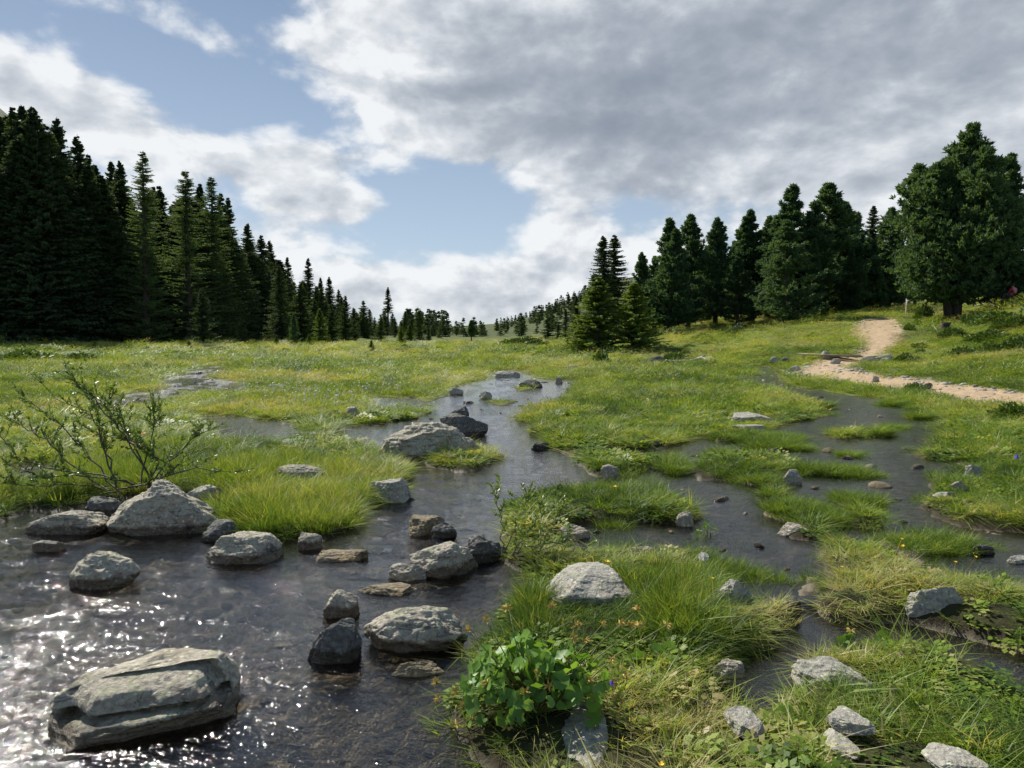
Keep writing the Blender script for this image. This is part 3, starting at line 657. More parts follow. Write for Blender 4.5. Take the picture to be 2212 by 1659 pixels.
# scattered pale stones of the hillside, one by one
rng = random.Random(8)
protos = [rock_shape(300 + i, (1, .8, .5), 3, rough=.12) for i in range(5)]
pme = [mesh_np('stone', P, Fc.ravel(), np.full(len(Fc), 3), True) for P, Fc in protos]
pme += [m_.copy() for m_ in pme]
for m_, mt_ in zip(pme[5:], (ROCKD, ROCKW, ROCKY, ROCK, ROCKD)): m_.materials.append(mt_)
for m_, mt_ in zip(pme, (ROCKL, STONE, STONE, ROCKW, ROCKL)): m_.materials.append(mt_)
def stone(x, y, s, label, group, lift=0.0, mesh=None, cat='stone'):
    if lift < .015 and 'slope' not in group: s *= rng.choice([.55, .7, .9, 1.1, 1.5]); mesh = mesh or rng.choice(pme[5:])
    o = bpy.data.objects.new('stone', mesh or pme[rng.randrange(5)]); COL.objects.link(o)
    o.location = (x, y, max(float(terrain([x], [y])[0]), float(water_z(np.array([x]), np.array([y]))[0]) - .03 * s) + lift); o.scale = (s, s * rng.uniform(.7, 1.1), s * rng.uniform(.6, 1)); o.rotation_euler = (0, 0, rng.uniform(0, 6.3)); tag(o, label, cat, group)
for u, v, w_ in [(1480,792,9),(1500,776,8),(1690,790,7),(1745,742,6),(1795,750,8),(1560,745,7),(2005,735,9),(2030,748,7),(2040,745,6),(2052,760,8),(2075,790,9),(2110,800,10),(1990,778,9),(2010,790,9),(2060,795,8),
                 (2090,818,11),(2125,832,12),(2140,812,8),(1960,815,9),(1975,824,8),(2180,795,8),(2150,770,7),(1860,802,10),(1900,790,8),(2032,805,10),(2170,820,9),(1610,790,8),(1650,800,9),(1700,808,8),(1580,720,6),(1640,735,7),(1510,745,6)]:
    x, y, z = hit(u, v); stone(x, y, w_ / F * y * 1.25, 'small pale stone scattered on the grassy slope around the footpath', 'pale stones on the slope', .01)
for u, v, w_ in [(980,852,8),(1010,842,8),(1075,845,9),(1095,822,8),(1165,850,9),(1185,842,8),(1140,862,8),(1010,870,10),(1040,885,9),(1080,892,12),(1125,876,9),(1060,830,8),(1145,808,7),(1228,828,9),(1175,826,7),(930,905,10),(900,912,9)]:
    x, y = G(u, v); stone(x, y, w_ / F * y * 1.8, 'small stone poking out of the far stretch of the stream', 'stones in the far stretch of the stream', -.01, mesh=pme[3] if u % 2 else None)
for u, v, w_ in [(1640,806,8),(1668,812,9),(1650,822,9),(1690,832,8),(1720,845,10),(1735,862,10),(1790,872,12),(1830,885,10),(1870,895,9),(1610,820,8),(1905,862,10),(1880,850,9),(1770,858,9),(1560,818,9),(1600,826,7)]:
    x, y = G(u, v); stone(x, y, w_ / F * y * 1.5, 'small stone at the edge of the right brook below the path', 'stones along the right brook', -.01)
for u, v, w_ in [(1420,1015,14),(1475,1060,12),(1560,1080,15),(1610,1110,13),(1580,1015,11),(1790,975,13),(1830,990,16),(1880,1010,12),(1760,1055,14),(1900,1050,18),(1940,1080,12),(1850,1070,11),(1800,1090,14),(1500,985,15),(1420,965,13),
   (1670,975,12),(1950,1130,13),(2010,1180,15),(1960,1160,12),(1640,1180,16),(1560,1190,13),(1700,1230,15),(1900,900,12),(1850,940,12),(1930,930,14),(1980,1010,14),(2030,1110,16),(1740,1010,13),(1620,1040,12),(1345,1060,13),(1290,1150,15),(1450,1150,13)]:
    x, y = G(u, v); stone(x, y, w_ / F * y * 1.7, 'small stone lying in the shallows of the right stream', 'stones in the shallows of the right stream', .01)
for u, v, w_ in [(420,825,9),(455,822,10),(385,832,8),(490,840,9),(445,836,10),(300,862,10),(345,852,9),(265,868,9),(470,800,8),(430,806,8)]:
    x, y = G(u, v); stone(x, y, w_ / F * y * 1.8, 'small stone in the far left brook', 'stones in the far left brook', .0)
for u, v, w_ in [(1352,780,12),(1378,784,12),(1424,788,16),(1450,784,12),(1395,780,14),(1340,786,10),(1480,782,10),(1530,776,12),(1545,779,9)]:
    x, y, z = hit(u, v); stone(x, y, w_ / F * y * 1.6, 'grey stone of the rubble strip beside the bleached driftwood', 'rubble stones beside the driftwood', .02)

# ------------------------------------------------------------------ gn scatter (uncountable stuff only)
def scatter(name, pts, rot, scl, idx_, tint, protos, label, cat, mat):
    pc = bpy.data.collections.new(name + '_pieces')
    for i, m in enumerate(protos):
        o = bpy.data.objects.new('%s_piece' % name, m); o.name = '%s_piece_%02d' % (name, i); pc.objects.link(o)
        if len(m.materials) == 0: m.materials.append(mat)
    me = bpy.data.meshes.new(name); me.vertices.add(len(pts)); me.vertices.foreach_set('co', np.asarray(pts, np.float32).ravel())
    for nm, typ, key, arr in (('rot', 'FLOAT_VECTOR', 'vector', rot), ('scl', 'FLOAT_VECTOR', 'vector', scl), ('pick', 'INT', 'value', idx_), ('tint', 'FLOAT', 'value', tint)):
        a = me.attributes.new(nm, typ, 'POINT'); a.data.foreach_set(key, np.asarray(arr, np.int32 if typ == 'INT' else np.float32).ravel())
    o = link(name, me); me.materials.append(mat)
    ng = bpy.data.node_groups.new(name, 'GeometryNodeTree')
    ng.interface.new_socket('Geometry', in_out='INPUT', socket_type='NodeSocketGeometry'); ng.interface.new_socket('Geometry', in_out='OUTPUT', socket_type='NodeSocketGeometry')
    N = ng.nodes.new; L = ng.links.new
    gi, go = N('NodeGroupInput'), N('NodeGroupOutput'); ip = N('GeometryNodeInstanceOnPoints'); ci = N('GeometryNodeCollectionInfo')
    ci.inputs['Collection'].default_value = pc; ci.inputs['Separate Children'].default_value = True; ci.inputs['Reset Children'].default_value = True
    def na_(nm, typ):
        a = N('GeometryNodeInputNamedAttribute'); a.data_type = typ; a.inputs['Name'].default_value = nm
        return [s for s in a.outputs if s.enabled and s.name == 'Attribute'][0]
    er = N('FunctionNodeEulerToRotation'); L(na_('rot', 'FLOAT_VECTOR'), er.inputs[0])
    mp = N('GeometryNodeMeshToPoints'); L(gi.outputs[0], mp.inputs[0])
    L(mp.outputs[0], ip.inputs['Points']); L(ci.outputs[0], ip.inputs['Instance']); ip.inputs['Pick Instance'].default_value = True
    L(na_('pick', 'INT'), ip.inputs['Instance Index']); L(er.outputs[0], ip.inputs['Rotation']); L(na_('scl', 'FLOAT_VECTOR'), ip.inputs['Scale'])
    L(ip.outputs[0], go.inputs[0])
    md = o.modifiers.new('scatter', 'NODES'); md.node_group = ng
    tag(o, label, cat, kind='stuff'); return o

def blades(seed, n_, rad, hmin, hmax, w, lean=.5, curve=.6, segs=3, heads=0):
    g = np.random.RandomState(seed); th = g.uniform(0, 2 * np.pi, n_); rr = rad * np.sqrt(g.uniform(0, 1, n_))
    bx, by = rr * np.cos(th), rr * np.sin(th); h = g.uniform(hmin, hmax, n_); la = th + g.normal(0, .9, n_); le = np.abs(g.normal(0, lean, n_)) + lean * .3
    cu = g.uniform(.2, 1, n_) * curve; fa = g.uniform(0, 2 * np.pi, n_); ww = w * g.uniform(.6, 1.3, n_)
    V = []; 
    for k in range(segs + 1):
        t = k / segs; hor = h * (le * t + cu * t * t * 1.0); ver = h * (t - .45 * cu * t * t * np.minimum(1, le + cu))
        cx, cy = bx + np.cos(la) * hor, by + np.sin(la) * hor; wk = ww * (1 - t) ** .6 if k < segs else ww * 0
        if k < segs:
            V.append(np.stack([cx - np.cos(fa) * wk / 2, cy - np.sin(fa) * wk / 2, ver], 1)); V.append(np.stack([cx + np.cos(fa) * wk / 2, cy + np.sin(fa) * wk / 2, ver], 1))
        else: V.append(np.stack([cx, cy, ver], 1))
    nv = 2 * segs + 1; A = np.stack(V, 1).reshape(-1, 3); base = np.arange(n_)[:, None] * nv
    fl, sz = [], []
    for k in range(segs - 1): fl.append(base + np.array([[2 * k, 2 * k + 1, 2 * k + 3, 2 * k + 2]]))
    tri_ = base + np.array([[2 * segs - 2, 2 * segs - 1, 2 * segs]])
    return A, np.concatenate([f.ravel() for f in fl] + [tri_.ravel()]), np.concatenate([np.full(n_ * (segs - 1), 4), np.full(n_, 3)])
def herb(seed, n_, rad, h, leaf):
    g = np.random.RandomState(seed); m = MB()
    for i in range(n_):
        th = g.uniform(0, 6.28); r = rad * math.sqrt(g.uniform()); z = h * g.uniform(.3, 1); s = leaf * g.uniform(.6, 1.2)
        ax = np.array([math.cos(th), math.sin(th), g.uniform(-.2, .5)]); ax /= np.linalg.norm(ax); sd = np.array([-math.sin(th), math.cos(th), g.uniform(-.3, .3)])
        c = np.array([math.cos(th) * r, math.sin(th) * r, z]); up = np.cross(ax, sd)
        m.add([c - ax * s * .6, c - sd * s * .45 + up * s * .1, c + ax * s * .7, c + sd * s * .45 + up * s * .1], [[0, 1, 2, 3]])
    return m
TP = []
TP += [mesh_np('grass_clump', *blades(1 + i, 60, .07, .06, .15, .0054, .45, .6, 2)) for i in range(4)]                # 0-3 short
TP += [mesh_np('grass_clump', *blades(21 + i, 60, .08, .08, .22, .0054, .38, .9, 3)) for i in range(4)]               # 4-7 long arching
TP += [herb(31 + i, 40, .09, .09, .026).mesh('herb_clump') for i in range(2)]                                          # 8-9 leafy herbs
TP += [mesh_np('rush_clump', *blades(41 + i, 34, .06, .15, .32, .0030, .12, .25, 3)) for i in range(2)]               # 10-11 upright rush
TP += [mesh_np('turf_clump', *blades(51 + i, 90, .10, .03, .08, .0045, .6, .5, 2)) for i in range(3)]                  # 12-14 turf
g = np.random.RandomState(5)
def bandpts(v0, v1, n_, u0=-520, u1=3000):
    if u1 == 3000: n_ = int(n_ * 1.2)
    # candidates spread over the plain between the distances of two image rows
    r0, r1 = G(1106, v1)[1], G(1106, v0)[1]
    y = np.sqrt(g.uniform(r0 ** 2, r1 ** 2, n_)); t = g.uniform((u0 - CU) / F, (u1 - CU) / F, n_)
    return t * y, y
PT, RT, SC_, PI_, TI = [], [], [], [], []
def tallzone(x, y):
    # tall lush grass: left bank tuft, tall rush mass in the centre foreground
    z = np.zeros_like(x)
    for P, s in TALL: z = np.maximum(z, sstep(poly_sd(x, y, P), -.15, .15) * s)
    return z
TALL = [([G(u, v) for u, v in [(440,1150),(445,1060),(560,1010),(700,1000),(800,1050),(800,1100),(780,1140),(640,1165),(560,1172)]], .8),
        ([G(u, v) for u, v in [(1100,1400),(1110,1310),(1180,1270),(1330,1260),(1480,1230),(1560,1290),(1600,1380),(1520,1430),(1300,1420)]], .33),
        ([G(u, v) for u, v in [(-100,1120),(-100,1050),(200,1000),(420,960),(560,950),(620,1000),(460,1060),(200,1080)]], .7)]
FARK = 15
TP += [mesh_np('far_grass_clump', *blades(71 + i, 150, .10, .05, .14, .0032, .12, .25, 2)) for i in range(3)]
SHORT = [[G(u, v) for u, v in P] for P in ([(380,905),(700,915),(740,1010),(420,1010)],[(180,870),(420,850),(470,900),(180,915)],[(330,815),(560,825),(560,870),(330,865)],[(780,870),(940,870),(940,905),(780,905)],[(700,925),(830,920),(830,985),(700,985)],[(900,800),(1260,800),(1260,880),(900,880)],[(1400,900),(2100,900),(2100,1000),(1300,1010)],[(1400,1160),(1800,1150),(1800,1330),(1600,1290),(1480,1220)],[(1760,1150),(2400,1230),(2400,1330),(1760,1265)],[(1080,1160),(1520,1160),(1540,1240),(1090,1235)],[(1530,1400),(1760,1400),(1760,1560),(1530,1580)])]
def add_grass(x, y, dens_fn=None, hscale=1.0, wide=1.0, kinds=None, tmin=.30):
    z, w, p = terrain(x, y, True)
    b_ = np.full(x.shape, -9.0)
    ok = (w < -np.where(np.hypot(x, y) < 5, .012, np.clip(np.hypot(x, y) * .012, .035, .25))) & (p < -.15 + g.uniform(-.2, .15, x.shape))
    patch = fbm(x * .55, y * .55, oct=3, seed=91); fine_ = fbm(x * 2.3, y * 2.3, oct=2, seed=92)
    ok &= g.uniform(0, 1, x.shape) < np.clip(.75 + fine_ * .9, .25, 1)
    hcut = np.ones(x.shape)
    for fx_, fy_, a_, b2, _z in FOOT:
        e = np.hypot((x - fx_) / (a_ + .02), (y - fy_) / (b2 + .02)); ok &= e > .92
        fr_ = (np.abs(x - fx_) < a_ + .06) & (y < fy_ - b2 * .3) & (y > fy_ - b2 - .10 - .07 * fy_)
        hcut = np.where(fr_, .42, hcut)
    for P in SHORT: hcut = np.where(poly_sd(x, y, P) > 0, np.minimum(hcut, .55), hcut)
    x, y, z, w, p, patch, fine_, hcut = [a[ok] for a in (x, y, z, w, p, patch, fine_, hcut)]
    r = np.hypot(x, y); m = len(x)
    tz = tallzone(x, y); hill = sstep(base_z(x, y), .03, .3) * (x > 2)
    k = g.uniform(0, 1, m)
    kind = np.where(k < .62, g.randint(0, 4, m), np.where(k < .84, g.randint(4, 8, m), np.where(k < .93, g.randint(8, 10, m), g.randint(12, 15, m))))
    kind = np.where((tz > .25), np.where(k < .55, g.randint(4, 8, m), g.randint(10, 12, m)), kind)
    herbz = (fbm(x * .9, y * .9, oct=2, seed=97) > .22) & (tz < .3) & (hill < .3) & (r < 25)
    kind = np.where(herbz & (k < .6), g.randint(8, 10, m), kind)
    kind = np.where(hill > .5, np.where(k < .8, g.randint(12, 15, m), g.randint(0, 4, m)), kind)
    edge = sstep(-w, .02, .25)
    if wide > 1.5: kind = np.where((kind >= 4) & (kind < 8), np.where(k < .7, g.randint(0, 4, m), 10), kind)
    if wide >= 2.9: kind = g.randint(15, 18, m)
    hs = hscale * .55 * (.6 + .4 * edge) * (1 + tz * .42) * g.uniform(.7, 1.25, m) * (1 + fine_ * .3) * (1 - .45 * hill)
    hs *= hcut; hs *= np.where((x > .2) & (r < 6.5) & (tz < .3), .78, 1.0)
    ws = wide * g.uniform(.8, 1.3, m)
    tint = .36 + patch * .62 + g.normal(0, .16, m) + fine_ * .22 - .12 * (1 - edge) + np.where((r > 9) & (x < 3), .14, 0) + hill * .12 - np.where((tz > .2) & (tz < .4), .26, 0)
    tint = np.where((x > .2) & (r < 6.5), tint + .02 + np.maximum(patch, 0) * .4, tint)
    brn = fbm(x * 1.3, y * 1.3, oct=3, seed=123); dry = (g.uniform(0, 1, m) < .06 + .35 * sstep(brn, .12, .5)); tint = np.where(dry, .85, tint)
    fb_ = fbm(x * .13, y * .3, oct=4, seed=141); tint = tint + sstep(r, 14, 30) * (fb_ * .55 + sstep(r, 45, 58) * .18)
    PT.append(np.stack([x, y, z - .01], 1)); RT.append(np.stack([g.normal(0, .24, m), g.normal(0, .24, m), g.uniform(0, 6.28, m)], 1))
    SC_.append(np.stack([ws, ws, hs], 1)); PI_.append(kind); TI.append(np.clip(tint, 0, 1))
add_grass(*bandpts(1180, 1900, 7600), hscale=1.0)
add_grass(*bandpts(1000, 1180, 16000), hscale=.9, wide=1.15)
add_grass(*bandpts(900, 1000, 22000), hscale=.64, wide=1.9)
add_grass(*bandpts(830, 900, 22000), hscale=.68, wide=3.0)
add_grass(*bandpts(780, 830, 26000), hscale=.75, wide=5.0)
add_grass(*bandpts(742, 780, 22000), hscale=.85, wide=8.0)
# dense extra blades in the two lush stands
for P, s in TALL:
    P = np.array(P); m = int(1100 if s > .8 else 900); add_grass(g.uniform(P[:, 0].min(), P[:, 0].max(), m), g.uniform(P[:, 1].min(), P[:, 1].max(), m), hscale=1.0)
# sparse shoots standing in the shallows of the right stream
x, y = bandpts(870, 1260, 26000, 1300, 2240); z, w, p = terrain(x, y, True)
pt = fbm(x * 1.6, y * 1.6, oct=3, seed=55)
ok = (w > -.02) & (w < 1.2) & (pt > -.02) & (g.uniform(0, 1, len(x)) < .10 + .9 * sstep(pt, .14, .36)); x, y, z, pt = x[ok], y[ok], z[ok], pt[ok]; m = len(x)
PT.append(np.stack([x, y, z - .01], 1)); RT.append(np.stack([g.normal(0, .1, m), g.normal(0, .1, m), g.uniform(0, 6.28, m)], 1))
ws = np.clip(np.hypot(x, y) / 6, .8, 2.0); hs = np.where(pt > .2, .62, .42) * g.uniform(.6, 1.2, m)
SC_.append(np.stack([ws * .8, ws * .8, hs], 1)); PI_.append(np.where(pt > .25, g.randint(0, 8, m), g.choice([0, 1, 10, 11, 8], m))); TI.append(np.clip(.34 + g.normal(0, .15, m), 0, 1))
scatter('meadow_grass', np.concatenate(PT), np.concatenate(RT), np.concatenate(SC_), np.concatenate(PI_), np.concatenate(TI), TP,
        'green and straw coloured grass with small herbs covering the banks and meadow', 'grass', GRASS)
print('grass clumps', sum(len(a) for a in PT))

# ---- stream bed pebbles and path gravel
peb = [mesh_np('pebble', rock_shape(500 + i, (1, .8, .5), 2, rough=.06, cuts=5)[0], ico(2)[1].ravel(), np.full(len(ico(2)[1]), 3), True) for i in range(5)]
for i, m_ in enumerate(peb): m_.materials.append((ROCKY, ROCKY, ROCKW, ROCKD, ROCKY)[i])
x, y = bandpts(1040, 1900, 9000); z, w, p = terrain(x, y, True); ok = (w > .0) & (g.uniform(0, 1, len(x)) < np.clip(.35 + fbm(x, y, oct=2, seed=66), 0.05, 1)); x, y, z = x[ok], y[ok], z[ok]; m = len(x)
s = .025 + .13 * g.uniform(0, 1, m) ** 3; ok = z + s * .25 < water_z(x, y) - .006; x, y, z, s = x[ok], y[ok], z[ok], s[ok]; m = len(x)
scatter('stream_pebbles', np.stack([x, y, z], 1), np.stack([0 * s, 0 * s, g.uniform(0, 6.28, m)], 1), np.stack([s, s, s * .8], 1), g.randint(0, 5, m), g.uniform(0, 1, m), peb,
        'brown and yellowish pebbles lying on the stream bed', 'pebbles', ROCKY)
pg = [mesh_np('gravel_bit', rock_shape(600 + i, (1, .8, .5), 1, rough=.05, cuts=4)[0], ico(1)[1].ravel(), np.full(len(ico(1)[1]), 3)) for i in range(4)]
xx, yy = [], []
for P in PATHW:
    P = np.array(P); k = 9000; x = g.uniform(P[:, 0].min() - .6, P[:, 0].max() + .6, k); y = g.uniform(P[:, 1].min() - .6, P[:, 1].max() + .6, k); xx.append(x); yy.append(y)
x, y = np.concatenate(xx), np.concatenate(yy); z, w, p = terrain(x, y, True)
ok = (p > -.35) & (g.uniform(0, 1, len(x)) < .07 + .38 * np.exp(-(np.abs(p - .05) / .3) ** 2)) & (np.abs(x / y) < .8); x, y, z = x[ok], y[ok], z[ok]; m = len(x); s = .04 + .20 * g.uniform(0, 1, m) ** 4
scatter('path_gravel', np.stack([x, y, z], 1), np.stack([0 * s, 0 * s, g.uniform(0, 6.28, m)], 1), np.stack([s, s, s * .8], 1), g.randint(0, 4, m), g.uniform(0, 1, m), pg,
        'pale gravel and small stones strewn along the dirt footpath', 'gravel', STONE)

# ---- small meadow flowers
def flower_proto(col, kind):
    m = MB(); m.tube([(0, 0, 0), (.01, 0, .09), (.012, .004, .17)], .0012, 3, False); h = np.array([.012, .004, .17])
    if kind == 'star':
        for k in range(6):
            a = k * math.pi / 3; d = np.array([math.cos(a), math.sin(a), .35]); sd = np.array([-math.sin(a), math.cos(a), 0]); m.add([h, h + d * .011 + sd * .006, h + d * .017, h + d * .011 - sd * .006], [[0, 1, 2, 3]])
    else:
        V, Fc = ico(1); m.add(V * .011 + h, Fc)
    return m.mesh('meadow_flower')
fl = [flower_proto(0, 'ball'), flower_proto(0, 'star'), flower_proto(0, 'star')]
fl[0].materials.append(WHT); fl[1].materials.append(YEL); fl[2].materials.append(VIO)
def fzone(us, vs, k):
    P = [G(u, v) for u, v in zip(us, vs)]; P = np.array(P); x = g.uniform(P[:, 0].min(), P[:, 0].max(), k); y = g.uniform(P[:, 1].min(), P[:, 1].max(), k); ok = poly_sd(x, y, P) > 0; return x[ok], y[ok]
a1 = fzone((520, 980, 980, 560), (800, 795, 850, 850), 520); a2 = fzone((480, 960, 900, 600), (850, 850, 900, 900), 160)
b1 = fzone((1150, 1700, 1750, 1150), (800, 800, 960, 960), 260); b2 = fzone((1200, 2300, 2400, 1200), (1150, 1150, 1659, 1659), 60); b3 = fzone((380, 900, 900, 380), (930, 930, 1000, 1000), 60)
a4 = fzone((500, 1100, 1100, 500), (755, 755, 800, 800), 260)
x = np.concatenate([a1[0], a2[0], b1[0], b2[0], b3[0], a4[0]]); y = np.concatenate([a1[1], a2[1], b1[1], b2[1], b3[1], a4[1]])
pk = np.concatenate([np.zeros(len(a1[0])), np.zeros(len(a2[0])), np.where(g.uniform(size=len(b1[0])) < .85, 1, 2), np.ones(len(b2[0])), np.ones(len(b3[0])), np.zeros(len(a4[0]))]).astype(int)
z, w, p = terrain(x, y, True); ok = (w < -.05) & (p < -.2) & (fbm(x * .5, y * .5, oct=3, seed=171) > -.02); x, y, z, pk = x[ok], y[ok], z[ok], pk[ok]; m = len(x); r = np.hypot(x, y); s = np.clip(r / 8, .6, 2.0)
scatter('meadow_flowers', np.stack([x, y, z + .03], 1), np.stack([g.normal(0, .2, m), g.normal(0, .2, m), g.uniform(0, 6.28, m)], 1), np.stack([s, s, np.clip(s, .8, 1.4)], 1), pk, g.uniform(0, 1, m), fl,
        'tiny white cotton heads and yellow flowers dotted through the meadow', 'wildflowers', WHT)
# ------------------------------------------------------------------ conifers
def conifer(kind, H, Rr, seed, dens=1.0, bare=.06, leaders=1, tip=1.0, lod=1.0):
    """returns trunk mesh, crown mesh; foliage = many short twig blades"""
    g = np.random.RandomState(seed); tr = MB(); cv = []; 
    lead = [(0, 0, H)]
    if leaders > 1: lead = [(g.uniform(-.32, .32) * Rr * 1.5, g.uniform(-.3, .3) * Rr, H * g.uniform(.74, .97)) for _ in range(leaders)]; lead[0] = (lead[0][0] * .3, 0, H)
    r0 = H * (.019 if kind != 'pine' else .021) + .02
    for lx, ly, lh in lead:
        f = r0 * (1 if leaders == 1 else .75); tr.tube([(lx * .12, ly * .12, -.5), (lx * .2, ly * .2, lh * .1), (lx * .7, ly * .7, lh * .45), (lx, ly, lh * .8), (lx, ly, lh)], [f * 1.35, f, f * .75, f * .35, .01], 7)
    B = []
    for li, (lx, ly, lh) in enumerate(lead):
        RL = Rr * (1 if leaders == 1 else .62)
        nb = int(lh * (15 if kind == 'spruce' else 12 if kind == 'larch' else 11) * dens * (1 if leaders == 1 else .62))
        for _ in range(nb):
            h = bare + (1 - bare) * g.uniform(0, 1) ** (.85 if kind != 'pine' else .8)
            t = (h - bare) / (1 - bare)
            if kind == 'spruce': prof = (1 - t) ** .72 * (.85 + .15 * min(1, t * 6)) + .02
            elif kind == 'larch': prof = (1 - t) ** .68 * .9 + .03
            elif kind == 'young': prof = (1 - t) ** .78 + .03
            else: prof = (.5 * (1 - t) + .5 * (1 - t * t)) * (.80 + .20 * min(1, t * 3.2)) + .03
            L = RL * prof * g.uniform(.72, 1.12); az_ = g.uniform(0, 2 * np.pi)
            if kind == 'pine': L *= (1 + .14 * math.sin(3 * az_ + li + seed)) * (1 + .22 * math.sin(h * 19 + az_ * 2 + seed))  
            cx, cy = np.interp(h, [0, .1, .45, .8, 1], [.12 * lx, .2 * lx, .7 * lx, lx, lx]), np.interp(h, [0, .1, .45, .8, 1], [.12 * ly, .2 * ly, .7 * ly, ly, ly])
            B.append((cx, cy, h * lh, L, az_, t))
            if lod > .6 and L > .5 and g.uniform() < .35:
                e = .05 if kind != 'pine' else .35; d = np.array([math.cos(az_), math.sin(az_), 0]); p0 = np.array([cx, cy, h * lh])
                tr.tube([p0, p0 + d * L * .5 + [0, 0, L * .5 * e - (.1 * L if kind == 'spruce' else 0)], p0 + d * L * .85 + [0, 0, L * .8 * e - (.22 * L if kind == 'spruce' else 0)]], [.02 + .012 * L, .012 + .006 * L, .006], 3, False)
    B = np.array(B); nB_ = len(B)
    quads = []
    def emit(c, d, sdv, L, Wd):           # c (n,3) base, d dir, sdv side
        tipp = c + d * L[:, None]; mid = c + d * (L * .45)[:, None]
        quads.append(np.stack([c, mid - sdv * Wd[:, None], tipp, mid + sdv * Wd[:, None]], 1))
    def unit(a): return a / (np.linalg.norm(a, axis=1)[:, None] + 1e-9)
    if kind == 'pine':
        per = int(8 * lod + 1)
        for k in range(per):
            s = (k + g.uniform(.2, 1, nB_)) / per; s = s ** .7; L = B[:, 3]; az_ = B[:, 4] + g.normal(0, .22, nB_)
            rise = .10 * L * s + .38 * L * s * s * (1 - .3 * (1 - B[:, 5]))  - .10 * L * (1 - B[:, 5]) * s
            c = np.stack([B[:, 0] + np.cos(az_) * L * s, B[:, 1] + np.sin(az_) * L * s, B[:, 2] + rise], 1)
            od = unit(np.stack([np.cos(az_) * .7, np.sin(az_) * .7, .75 + 0 * s], 1))
            for j in range(int(13 * lod + 2)):
                d = unit(od * .9 + g.normal(0, .62, (nB_, 3))); sv = unit(np.cross(d, g.normal(0, 1, (nB_, 3))))
                LL = g.uniform(.22, .42, nB_) * tip; emit(c + g.normal(0, .05, (nB_, 3)), d, sv, LL, LL * .17)
    else:
        per = int({'spruce': 12, 'larch': 9, 'young': 14}[kind] * lod + 2)
        for k in range(per):
            s = (k + g.uniform(0, 1, nB_)) / per; L = B[:, 3]; az_ = B[:, 4]
            droop = {'spruce': -.42, 'larch': -.05, 'young': -.12}[kind]; sag = {'spruce': .24, 'larch': .15, 'young': .20}[kind]
            zz_ = B[:, 2] + L * (droop * s * (1 - .7 * B[:, 5]) + sag * s * s)
            c = np.stack([B[:, 0] + np.cos(az_) * L * s, B[:, 1] + np.sin(az_) * L * s, zz_], 1)
            sz_ = (.26 + .22 * L / Rr) * tip * {'spruce': 1.0, 'larch': .8, 'young': .75}[kind]
            for j in range(4):
                da = az_ + (-1, 1, -1, 1)[j] * g.uniform(.35, 1.15, nB_)
                dz = g.uniform(-.65, .1, nB_) if kind == 'spruce' else g.uniform(-.35, .35, nB_)
                if j >= 2 and kind == 'spruce': dz = g.uniform(-1.3, -.2, nB_)
                d = unit(np.stack([np.cos(da), np.sin(da), dz], 1)); sv = unit(np.cross(d, np.stack([g.normal(0, 1, nB_), g.normal(0, 1, nB_), g.normal(0, .8, nB_)], 1)))
                LL = sz_ * g.uniform(.6, 1.3, nB_) * (1.1 - .45 * s); emit(c, d, sv, LL, LL * (.21 if kind != 'larch' else .10))
        # terminal shoot
        for j in range(14):
            hz = H * (1 - .012 * j); c = np.array([[lead[0][0], lead[0][1], hz]]); a_ = g.uniform(0, 6.28)
            d = unit(np.array([[math.cos(a_) * .6, math.sin(a_) * .6, 1.]])); emit(c, d, unit(np.cross(d, [[.3, .9, .1]])), np.array([.22 * tip + .016 * j]), np.array([.035 * tip]))
    Q = np.concatenate(quads); nf = len(Q); A = Q.reshape(-1, 3)
    return tr.mesh('trunk'), mesh_np('crown', A, np.arange(nf * 4), np.full(nf, 4))
CONI = {}
def proto(key, mat, *a, **k):
    t, c = conifer(*a, **k); t.materials.append(BARK); c.materials.append(mat); CONI[key] = (t, c, a[1], a[2])
for i in range(5): proto('spruce%d' % i, SPRUCE, 'spruce', 19, (4.2, 4.7, 3.9, 4.4, 4.1)[i], 10 + i, bare=.0, dens=1.7)
for i in range(2): proto('larch%d' % i, LARCH, 'larch', 19, (3.9, 4.4)[i], 20 + i, bare=.02, dens=2.0, tip=1.25)
for i in range(3): proto('young%d' % i, SPRUCEY, 'young', 6, (2.4, 2.2, 2.5)[i], 30 + i, bare=.0, dens=3.6)
for i in range(3): proto('dkyoung%d' % i, SPRUCE, 'young', 6, (2.2, 2.4, 2.1)[i], 36 + i, bare=.02, dens=2.2)
for i in range(4): proto('pine%d' % i, PINE, 'pine', 12, (3.5, 3.2, 3.8, 3.5)[i], 40 + i, bare=.04, leaders=(1, 1, 3, 2)[i], dens=1.5)
proto('bigpine', PINE, 'pine', 13, 6.4, 53, bare=.08, leaders=5, dens=2.3, tip=1.0)
proto('openpine', PINE, 'pine', 7, 1.0, 51, bare=.35, dens=1.6)
proto('thinspruce', SPRUCE, 'spruce', 19, 2.1, 52, bare=.45, dens=.7)
for i in range(3): proto('tiny%d' % i, SPRUCE, 'young', 9, (3.0, 2.5, 2.8)[i], 60 + i, bare=.0, dens=.6, lod=.25, tip=3.0)
TN = [0]
